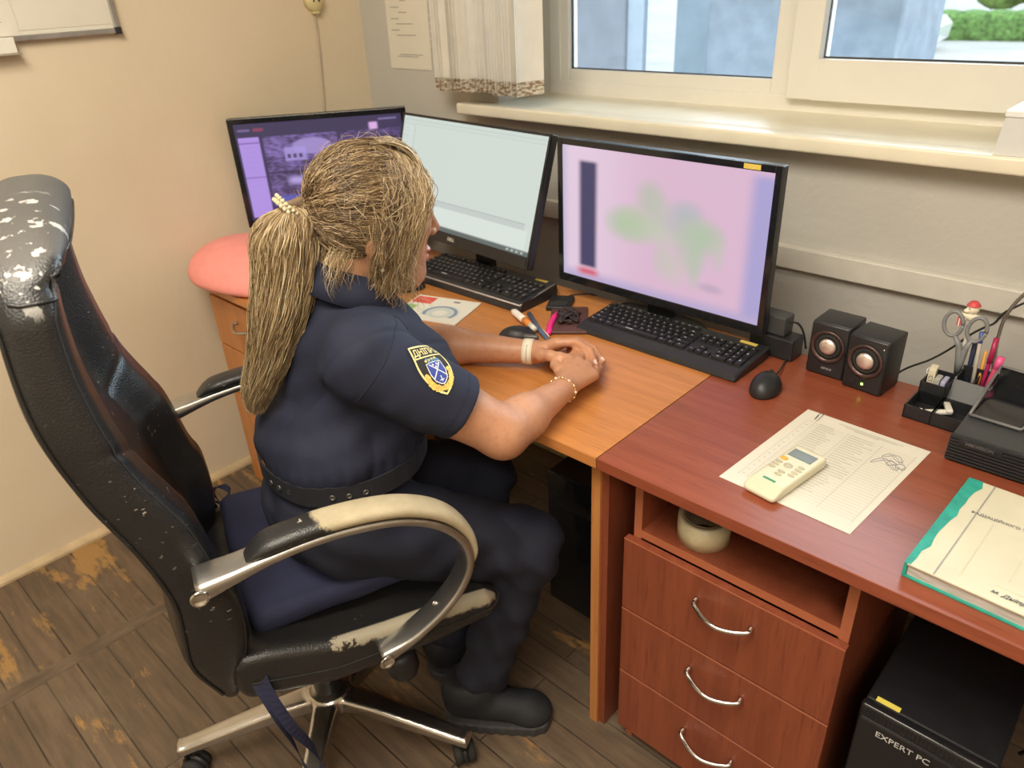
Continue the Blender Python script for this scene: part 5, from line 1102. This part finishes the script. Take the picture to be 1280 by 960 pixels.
for k in range(0, 48, 4):
    G().lathe([(0, -.0028), (.0024, -.0014), (.0028, 0), (.0024, .0014), (0, .0028)], 12, T=Matrix.Translation(R_[k][0])).build('bead', pm('pearl_bead', (.85, .75, .6), .25) if k % 8 == 0 else gold, br_)
R_ = arm_ring(-1, .955, .0006, 40); g = G(); vs = []
for c_, dr, ax_ in R_:
    for (o, t) in ((0, -.0105), (.0022, -.0105), (.0026, 0), (.0022, .0105), (0, .0105)): vs.append(tuple(c_ + dr * o + ax_ * t))
g.add(vs, [[i * 5 + k, i * 5 + (k + 1) % 5, ((i + 1) % 40) * 5 + (k + 1) % 5, ((i + 1) % 40) * 5 + k] for i in range(40) for k in range(5)], 0, True)
wa = g.build('watch_strap', pm('ivory_watch_strap', (.82, .78, .64), .45, var=.03), pe)
kf = max(range(40), key=lambda k: R_[k][1] @ np.array([-.35, .9, .2])); c_, dr, ax_ = R_[kf]
T = Matrix.Translation(c_ + dr * .004) @ Vector(dr).to_track_quat('Z', 'Y').to_matrix().to_4x4(); G().box(-.017, .017, -.019, .019, -.004, .006, .004, seg=3, T=T).build('watch_case', pm('dark_watch_case', (.10, .09, .09), .3), wa)
kn = max(range(40), key=lambda k: R_[k][1] @ np.array([.75, -.45, .35]))
for j in range(-4, 5):
    c_, dr, ax_ = R_[(kn + j) % 40]; T = Matrix.Translation(c_ + dr * .0026) @ Vector(dr).to_track_quat('Z', 'Y').to_matrix().to_4x4()
    G().lathe([(0, .0003), (.0011, .0002), (.0012, 0)], 10, T=T).build('strap_hole', M['rubber'], wa)

# arm patch: shield shape laid on the sleeve
def lay(u_, v_, o):
    """patch plane -> surface of the sleeve; u_ right, v_ up in metres"""
    A_, E_ = map(np.array, SH[1]); sx_ = (E_ - A_) / np.linalg.norm(E_ - A_); b1 = np.cross(sx_, [0, 0, 1]); b1 /= np.linalg.norm(b1); b2 = np.cross(b1, sx_)
    n_ = b1 * math.cos(math.radians(64)) + b2 * math.sin(math.radians(64)); c0 = A_ + sx_ * .09 + n_ * .0675; ey = -sx_; ex = np.cross(ey, n_)
    an = PATCH_ROT; e1 = ex * math.cos(an) + ey * math.sin(an); e2 = -ex * math.sin(an) + ey * math.cos(an)
    P0 = c0[None] + np.outer(u_, e1) + np.outer(v_, e2) + n_ * .06
    t = np.zeros(len(P0))
    for _ in range(60):
        d_ = shirt(P0 - t[:, None] * n_); t += np.clip(d_, -.01, .01) * .8
    return P0 - t[:, None] * n_ + n_ * o
PATCH_ROT = math.radians(-42)
PWd, PHt = .0325, .0455
def shield(s=1.0, n=14):
    top = [(-PWd + 2 * PWd * i / n, PHt) for i in range(n)]; right = [(PWd * (1 - .0 * t) if t < .35 else PWd * math.cos((t - .35) / .65 * math.pi / 2) ** .75, PHt - 2 * PHt * t) for t in [i / n for i in range(n)]]
    left = [(-a_, b_) for a_, b_ in right[::-1]][:-1]; pts = top + right + [(0, -PHt)] + left; return [(a_ * s, b_ * s) for a_, b_ in pts]
def laid_poly(g, pts, o, m=0, rings=(1, .82, .62, .4, .2), centre=None):
    pts = np.array(pts); c_ = np.array(centre) if centre is not None else pts.mean(0); n = len(pts); all_ = np.concatenate([c_ + (pts - c_) * s for s in rings] + [c_[None]]); V3 = lay(all_[:, 0], all_[:, 1], o)
    fs = [[r * n + k, r * n + (k + 1) % n, (r + 1) * n + (k + 1) % n, (r + 1) * n + k] for r in range(len(rings) - 1) for k in range(n)] + [[(len(rings) - 1) * n + k, (len(rings) - 1) * n + (k + 1) % n, len(rings) * n] for k in range(n)]
    g.add([tuple(q_) for q_ in V3], fs, m)
def laid_line(g, pts, w_, o, m=0, closed=False):
    pts = [Vector(p) for p in pts]
    if not closed: pts = [pts[i].lerp(pts[i + 1], k / 8) for i in range(len(pts) - 1) for k in range(8)] + [pts[-1]]
    n = len(pts); out = []
    for i in range(n):
        a_, b_ = (pts[(i - 1) % n], pts[(i + 1) % n]) if closed else (pts[max(i - 1, 0)], pts[min(i + 1, n - 1)]); t = (b_ - a_).normalized(); nn = Vector((-t.y, t.x)) * w_ / 2; out += [pts[i] - nn, pts[i] + nn]
    V3 = lay(np.array([q_.x for q_ in out]), np.array([q_.y for q_ in out]), o); k_ = n if closed else n - 1
    g.add([tuple(q_) for q_ in V3], [[2 * i, 2 * i + 1, 2 * ((i + 1) % n) + 1, 2 * ((i + 1) % n)] for i in range(k_)], m)
pmats = [pm('patch_black', (.022, .018, .018), .8, bmp=.4, bs=900), pm('patch_gold', (.85, .72, .30), .6, bmp=.3, bs=900), pm('patch_blue', (.035, .06, .30), .7), pm('patch_white', (.80, .80, .78), .7), pm('patch_amber', (.80, .50, .12), .7, var=.4, vs=300), pm('patch_teal', (.10, .28, .42), .7, var=.4, vs=300)]
g = G(); laid_poly(g, shield(1.0), .0018, 0, (1, .9, .8, .7, .6, .5, .4, .3, .2, .1)); laid_line(g, [(a_ * .97, b_ * .97) for a_, b_ in shield(1.0)], .0030, .0024, 1, True); laid_line(g, [(-PWd * .95, .0235), (-.01, .0235), (.01, .0235), (PWd * .95, .0235)], .0022, .0024, 1)
vs, fs = text_geo('ДНІПРО', .0165, .0, 0, .00025); vs = np.array(vs); V3 = lay(vs[:, 0] * .86, vs[:, 1] * .98 + .0325, .0028); g.add([tuple(q_) for q_ in V3], fs, 1)
ins = [(-.0155, .0105), (0, .0115), (.0155, .0105), (.0155, -.008), (.011, -.020), (.004, -.0265), (0, -.028), (-.004, -.0265), (-.011, -.020), (-.0155, -.008)]
laid_poly(g, ins, .0024, 2, centre=(0, -.006)); laid_line(g, ins, .0014, .0028, 3, True)
laid_line(g, [(-.013, -.017), (-.004, -.007), (.011, .0085)], .0017, .0030, 3); laid_line(g, [(.013, -.017), (.004, -.007), (-.011, .0085)], .0017, .0030, 3); laid_line(g, [(-.004, -.021), (0, -.021), (.004, -.021)], .0014, .0030, 3); laid_line(g, [(0, -.014), (0, -.024)], .0014, .0030, 3)
for a_, b_ in ((-.004, .0065), (.004, .0065), (0, .002)): laid_poly(g, [(a_ + .0018 * math.cos(t), b_ + .0018 * math.sin(t)) for t in [k * math.pi / 4 for k in range(8)]], .0031, 3, (1, .5))
rr = random.Random(4)
for k in range(26):
    t = k / 25; a_ = math.pi * (1.02 + t * .96) + .0; rx, ry = .0225, .030; cx, cy = rx * math.cos(a_) * 1.0, -.006 + ry * math.sin(a_) * .95; r_ = .0030 + rr.random() * .0016
    laid_poly(g, [(cx + r_ * math.cos(u2) * (1 + .3 * rr.random()), cy + r_ * math.sin(u2) * (1 + .3 * rr.random())) for u2 in [j * math.pi / 4 for j in range(8)]], .0026, 4, (1, .5))
for k in range(12):
    cx = -.013 + .0024 * k; cy = .0155 + .003 * math.sin(k * 2.2); laid_poly(g, [(cx + .0026 * math.cos(u2), cy + .0022 * math.sin(u2)) for u2 in [j * math.pi / 4 for j in range(8)]], .0027, 5 if k % 3 else 4, (1, .5))
g.build('arm_patch', pmats, sh)

# ------------------------------------------------------------------ hair
m, nt, b = NT('dark_blond_hair'); M['hair'] = m
gi = nt.nodes.new('ShaderNodeNewGeometry'); cr_ = nt.nodes.new('ShaderNodeValToRGB'); nt.links.new(gi.outputs['Random Per Island'], cr_.inputs[0])
el = cr_.color_ramp.elements; el[0].color = (.06, .036, .018, 1); el[1].color = (.78, .62, .40, 1)
for pos, col in ((.3, (.13, .082, .042, 1)), (.65, (.28, .185, .10, 1)), (.88, (.50, .36, .19, 1))): e_ = el.new(pos); e_.color = col
nt.links.new(cr_.outputs[0], b.inputs['Base Color']); b.inputs['Roughness'].default_value = .42; b.inputs['Specular IOR Level'].default_value = .5
M['hairlight'] = m.copy(); M['hairlight'].name = 'window_lit_blond_hair'  # blonder front hair, with window light mixed into the strand colours
e2 = [n_ for n_ in M['hairlight'].node_tree.nodes if n_.type == 'VALTORGB'][0].color_ramp.elements
for k, col in enumerate(((.22, .14, .07, 1), (.34, .235, .12, 1), (.50, .37, .20, 1), (.66, .52, .31, 1), (.82, .72, .52, 1))): e2[k].color = col
M['haircap'] = pm('hair_underlayer', (.20, .13, .068), .7, var=.5, vs=60, bmp=.6, bs=200, stretch=(1, .25, 1))
SCc = HC + HR @ np.array([0, -.006, .022]); SR = np.array([.0785, .1035, .0925]); TP = np.array([0, .118, 1.180])
tdir = (TP - SCc); 
def ell_r(d_): return (1 + .20 * np.clip(-d_[..., 2] - .1, 0, 1) * np.clip(.6 - d_[..., 1], 0, 1)) / np.sqrt(((d_ / SR) ** 2).sum(-1))
def cap(p):
    q_ = (p - SCc); d = ell(q_, (0, 0, 0), tuple(SR - .004)); h = hl(p)
    d = smin(d, ell(h, (0, -.040, -.040), (.060, .052, .050)), .02)
    cut = (h[:, 1] - .040 + .0 * h[:, 2]) - np.clip((h[:, 2] - .02) * .9, -.2, .08); d = smax(d, cut, .008); d = smax(d, -.092 - h[:, 2] - .35 * (h[:, 1] + .02), .01)
    return smin(d, caps(p, tuple(TP + np.array([0, .012, 0])), tuple(TP - np.array([0, .004, 0])), .011, .007), .02)
hp = sdf_obj('hair', cap, (-.12, .08, 1.05), (.12, .40, 1.32), .004, M['haircap'], pe)
def strands(paths, r, name, mat, par):
    """each path: (n,3) array; built as a thin three-sided strand"""
    V_, F2 = [], []; base = 0; rg = np.random.default_rng(1)
    for P3 in paths:
        n = len(P3); t = np.gradient(P3, axis=0); t /= np.linalg.norm(t, axis=1, keepdims=True) + 1e-9; a = np.cross(t, [.3, .5, .8]); a /= np.linalg.norm(a, axis=1, keepdims=True) + 1e-9; b2 = np.cross(t, a)
        rad = r * rg.uniform(.7, 1.3) * np.sin(np.linspace(.35, math.pi - .12, n)) ** .5
        for k in range(3): pass
        ring = np.stack([P3 + rad[:, None] * (a * math.cos(x) + b2 * math.sin(x)) for x in (0, 2.094, 4.189)], 1).reshape(-1, 3); V_.append(ring)
        i = np.arange(n - 1)[:, None] * 3; k = np.arange(3)[None]; k2 = (k + 1) % 3
        F2.append(np.stack([i + k, i + k2, i + 3 + k2, i + 3 + k], -1).reshape(-1, 4) + base); base += n * 3
    V_ = np.concatenate(V_); F2 = np.concatenate(F2); me = bpy.data.meshes.new(name); me.vertices.add(len(V_)); me.vertices.foreach_set('co', V_.astype(np.float32).ravel())
    me.loops.add(F2.size); me.loops.foreach_set('vertex_index', F2.astype(np.int32).ravel()); me.polygons.add(len(F2)); me.polygons.foreach_set('loop_start', np.arange(0, F2.size, 4, dtype=np.int32)); me.update(calc_edges=True); me.validate()
    return link(me, name, mat, par, True)
rg = np.random.default_rng(21)
def wavy(P3, amp, freq, ph, u1, u2): 
    s = np.linspace(0, 1, len(P3)); e_ = np.sin(s * math.pi) ** .5; return P3 + (amp * e_ * np.sin(freq * s + ph))[:, None] * u1 + (amp * .7 * e_ * np.cos(freq * .8 * s + ph * 1.7))[:, None] * u2
# combed-back strands: from the hairline over the scalp to the tie
paths = []
td = tdir / np.linalg.norm(tdir); ux = np.array([1., 0, 0]); uz = np.cross(ux, td); uz /= np.linalg.norm(uz)
if uz[2] < 0: uz = -uz
for i in range(5200):
    phi = rg.uniform(0, 2 * math.pi); up_ = math.sin(phi)      # up_: 1 top, -1 nape
    cl_ = phi; bun = .10 * math.sin(cl_ * 19) ; phi = phi + bun * .25
    tmax = np.interp(up_, [-1, -.5, 0, .5, 1], [1.32, 1.50, 1.68, 2.05, 2.15]) * rg.uniform(.92, 1.0); tmin = .10; t1 = tmax * (rg.uniform(.45, 1) if rg.random() < .5 else 1)
    th = np.linspace(t1, tmin, 18); sag = .05 * math.sin(phi * 3 + 1)
    ph_ = phi + sag * np.sin(th * 1.5)
    d_ = np.cos(th)[:, None] * td + np.sin(th)[:, None] * (np.cos(ph_)[:, None] * ux + np.sin(ph_)[:, None] * uz)
    lift = .0015 + .0035 * rg.random() + .0035 * np.sin(th * 2.2) * abs(math.sin(phi * 9.5)) 
    P3 = SCc + d_ * (ell_r(d_) + lift)[:, None]; P3 = np.concatenate([P3, TP + (P3[-1:] - TP) * np.array([[1.15], [.95]]) + np.array([[0, .001, 0], [0, -.008, -.004]])])
    u1 = np.cross(d_[9], td); u1 /= np.linalg.norm(u1) + 1e-9; P3 = wavy(P3, rg.uniform(.001, .0042), rg.uniform(12, 30), rg.uniform(0, 6), u1, d_[9]); paths.append(P3)
strands(paths, .00058, 'combed_hair', M['hair'], hp)
# loose hair falling from the front parting over temple and cheek
paths = []; fs_ = []
for i in range(2300):
    s = 1 if rg.random() < .62 else -1; f = rg.random(); fs_.append(f + .5 * (rg.random() - .5)); y0 = np.clip(.250 + .072 * f + rg.normal() * .010, .22, .325); z0 = 1.256 - .046 * np.clip((y0 - .26) / .08, 0, 1) ** 2 - .004 * rg.random()
    x1 = (.078 + .008 * rg.random()) ; y1 = .230 + .060 * f + rg.normal() * .009; L = rg.random() ** .8
    k = np.linspace(0, 1, 20); kk = k[:, None]
    A = np.array([s * rg.uniform(0, .03), y0, z0]); B = np.array([s * .058, y0 + .020 * f, z0 - .030]); Cc = np.array([s * x1, y1 + .022 * f + .006, 1.145]); D = np.array([s * (x1 - .006 - .012 * f), y1 - .002 - .036 * f * L + rg.normal() * .010, 1.11 - .090 * L])
    P3 = (1 - kk) ** 3 * A + 3 * (1 - kk) ** 2 * kk * (B + [s * .02, .012, .012]) + 3 * (1 - kk) * kk ** 2 * Cc + kk ** 3 * D
    # keep the strand outside the head
    for _ in range(3):
        dd_ = np.minimum(head(P3), 1); gg = np.stack([head(P3 + np.eye(3)[q_] * .002) - head(P3 - np.eye(3)[q_] * .002) for q_ in range(3)], 1); gg /= np.linalg.norm(gg, axis=1, keepdims=True) + 1e-9; P3 = P3 + gg * np.clip(.005 + .006 * rg.random() - dd_, 0, .02)[:, None]
    P3 = wavy(P3, rg.uniform(.0015, .0060), rg.uniform(10, 26), rg.uniform(0, 6), np.array([.2 * s, 1, 0]), np.array([1., 0, 0])); paths.append(P3)
for i in range(620):   # bangs over the forehead
    s = rg.choice([-1, 1]); k = np.linspace(0, 1, 16)[:, None]; A = np.array([s * rg.uniform(0, .03), .27 + .03 * rg.random(), 1.262]); xe = s * rg.uniform(.012, .066)
    D = np.array([xe, .345 - 5 * xe * xe, 1.205 - .05 * rg.random()]); Cc = np.array([xe * .8, .335, 1.25]); P3 = (1 - k) ** 2 * A + 2 * (1 - k) * k * Cc + k ** 2 * D
    for _ in range(3):
        dd_ = head(P3); gg = np.stack([head(P3 + np.eye(3)[q_] * .002) - head(P3 - np.eye(3)[q_] * .002) for q_ in range(3)], 1); gg /= np.linalg.norm(gg, axis=1, keepdims=True) + 1e-9; P3 = P3 + gg * np.clip(.004 + .005 * rg.random() - dd_, 0, .02)[:, None]
    paths.append(wavy(P3, rg.uniform(.001, .003), rg.uniform(8, 18), rg.uniform(0, 6), np.array([1., 0, 0]), np.array([0, 0, 1.]))); fs_.append(rg.random())
strands([q_ for q_, f in zip(paths, fs_) if f > .55], .00055, 'face_framing_hair', M['hairlight'], hp); strands([q_ for q_, f in zip(paths, fs_) if f <= .55], .00055, 'temple_hair', M['hair'], hp)
# short wisps at the nape and frizz everywhere
paths = []
for i in range(520):
    d_ = rg.normal(size=3); d_[2] = abs(d_[2]) * .9 - .25; d_ /= np.linalg.norm(d_)
    if d_[1] > .75 and d_[2] < .3: continue
    p0 = SCc + d_ * (ell_r(d_) + .002); dirn = np.cross(d_, rg.normal(size=3)); dirn /= np.linalg.norm(dirn); L = rg.uniform(.02, .065); k = np.linspace(0, 1, 10)[:, None]
    P3 = p0 + dirn * L * k + d_ * (.010 * rg.random() * np.sin(k * math.pi * rg.uniform(.5, 1))); paths.append(wavy(P3, .002, rg.uniform(3, 9), rg.uniform(0, 6), d_, dirn))
for i in range(330):
    s = rg.choice([-1, 1]); a = rg.uniform(0, 1); p0 = np.array([s * rg.uniform(.01, .070), .155 + .05 * a, 1.10 + .02 * rg.random()]); L = rg.uniform(.03, .085); k = np.linspace(0, 1, 14)[:, None]
    e_ = np.array([s * .004, -.014 + .008 * rg.normal(), -1]); P3 = p0 + e_ * L * k + np.array([s * .01, -.018, 0]) * np.sin(k * 2); paths.append(wavy(P3, .005, rg.uniform(5, 11), rg.uniform(0, 6), np.array([0, 1., 0]), np.array([1., 0, 0])))
for i in range(420):   # wispy ends round jaw and neck
    s = 1 if rg.random() < .7 else -1; p0 = np.array([s * rg.uniform(.070, .088), rg.uniform(.215, .285), rg.uniform(1.04, 1.11)]); L = rg.uniform(.03, .08); k = np.linspace(0, 1, 12)[:, None]
    P3 = p0 + np.array([-s * .25, rg.normal() * .25, -1]) * L * k; paths.append(wavy(P3, .005, rg.uniform(4, 10), rg.uniform(0, 6), np.array([0, 1., 0]), np.array([1., 0, 0])))
strands(paths, .00036, 'loose_wisps', M['hairlight'], hp)
# ponytail
PC = catmull([tuple(TP), (.004, .106, 1.170), (.010, .096, 1.14), (.014, .086, 1.08), (.014, .064, 1.0), (.008, .034, .93), (0, .002, .865), (0, -.010, .825)], 6); PCn = np.array([tuple(q_) for q_ in PC]); npc = len(PCn)
PW = np.interp(np.linspace(0, 1, npc), [0, .07, .16, .3, .55, .8, 1], [.011, .014, .034, .047, .047, .030, .008])
paths = []
tck = np.linspace(0, 1, npc)
for i in range(4200):
    a = rg.uniform(0, 2 * math.pi); rr_ = math.sqrt(rg.uniform(.25, 1)); Lf = rg.uniform(.72, 1.0) if rg.random() < .75 else rg.uniform(.45, .8); n = 30; s = np.linspace(0, Lf, n)
    c_ = np.stack([np.interp(s, tck, PCn[:, q_]) for q_ in range(3)], 1); w_ = np.interp(s, tck, PW); clump = .12 * math.sin(a * 11 + 2)
    off = np.stack([np.cos(a + clump) * w_ * rr_ * .92, np.sin(a + clump) * w_ * rr_ * 1.12, 0 * w_], 1)
    P3 = c_ + off; amp = rg.uniform(.0015, .0055); fr_ = rg.uniform(16, 30); ph0 = a * 3 + rg.normal() * .5
    P3[:, 0] += amp * np.sin(fr_ * s + ph0) * np.clip(s * 4, 0, 1); P3[:, 1] += amp * 1.2 * np.cos(fr_ * .9 * s + ph0 * 1.4) * np.clip(s * 4, 0, 1); paths.append(P3)
pt = strands(paths, .00062, 'ponytail', M['hairlight'], hp)
M['hairmid'] = M['hair'].copy(); M['hairmid'].name = 'ponytail_hair'; e3 = [n_ for n_ in M['hairmid'].node_tree.nodes if n_.type == 'VALTORGB'][0].color_ramp.elements
for k, col in enumerate(((.17, .105, .05, 1), (.28, .19, .10, 1), (.43, .315, .17, 1), (.58, .45, .26, 1), (.74, .62, .42, 1))): e3[k].color = col
pt.data.materials[0] = M['hairmid']
# braided cream hair tie
tie = None; g = G()
for k in range(22):
    a = 2 * math.pi * k / 22; ax_ = np.array([0, -.76, -.62]); ax_ /= np.linalg.norm(ax_); u1 = np.array([1., 0, 0]); u2 = np.cross(ax_, u1)
    for j, (sh_, rr_) in enumerate(((-.0035, .0265), (.0040, .0255))):
        aa = a + j * math.pi / 22; q_ = TP + ax_ * (.008 + sh_) + (u1 * math.cos(aa) + u2 * math.sin(aa)) * rr_
        if tie is None: tie = G().tube([TP + ax_ * .008 + (u1 * math.cos(t) + u2 * math.sin(t)) * .0215 for t in [2 * math.pi * z_ / 24 for z_ in range(25)]], .004, 8).build('hair_tie', pm('cream_cord', (.72, .62, .42), .6), pe)
        G().lathe([(0, -.0042), (.0028, -.0026), (.0036, 0), (.0028, .0026), (0, .0042)], 12, T=Matrix.Translation(q_) @ Vector(np.cross(ax_, u1 * math.cos(aa) + u2 * math.sin(aa))).to_track_quat('Z', 'Y').to_matrix().to_4x4() @ Matrix.Rotation(.5 - j, 4, 'X')).build('braid_bead', bm_ if k + j else globals().setdefault('bm_', pm('cream_bead', (.62, .55, .38), .45, var=.05)), tie)
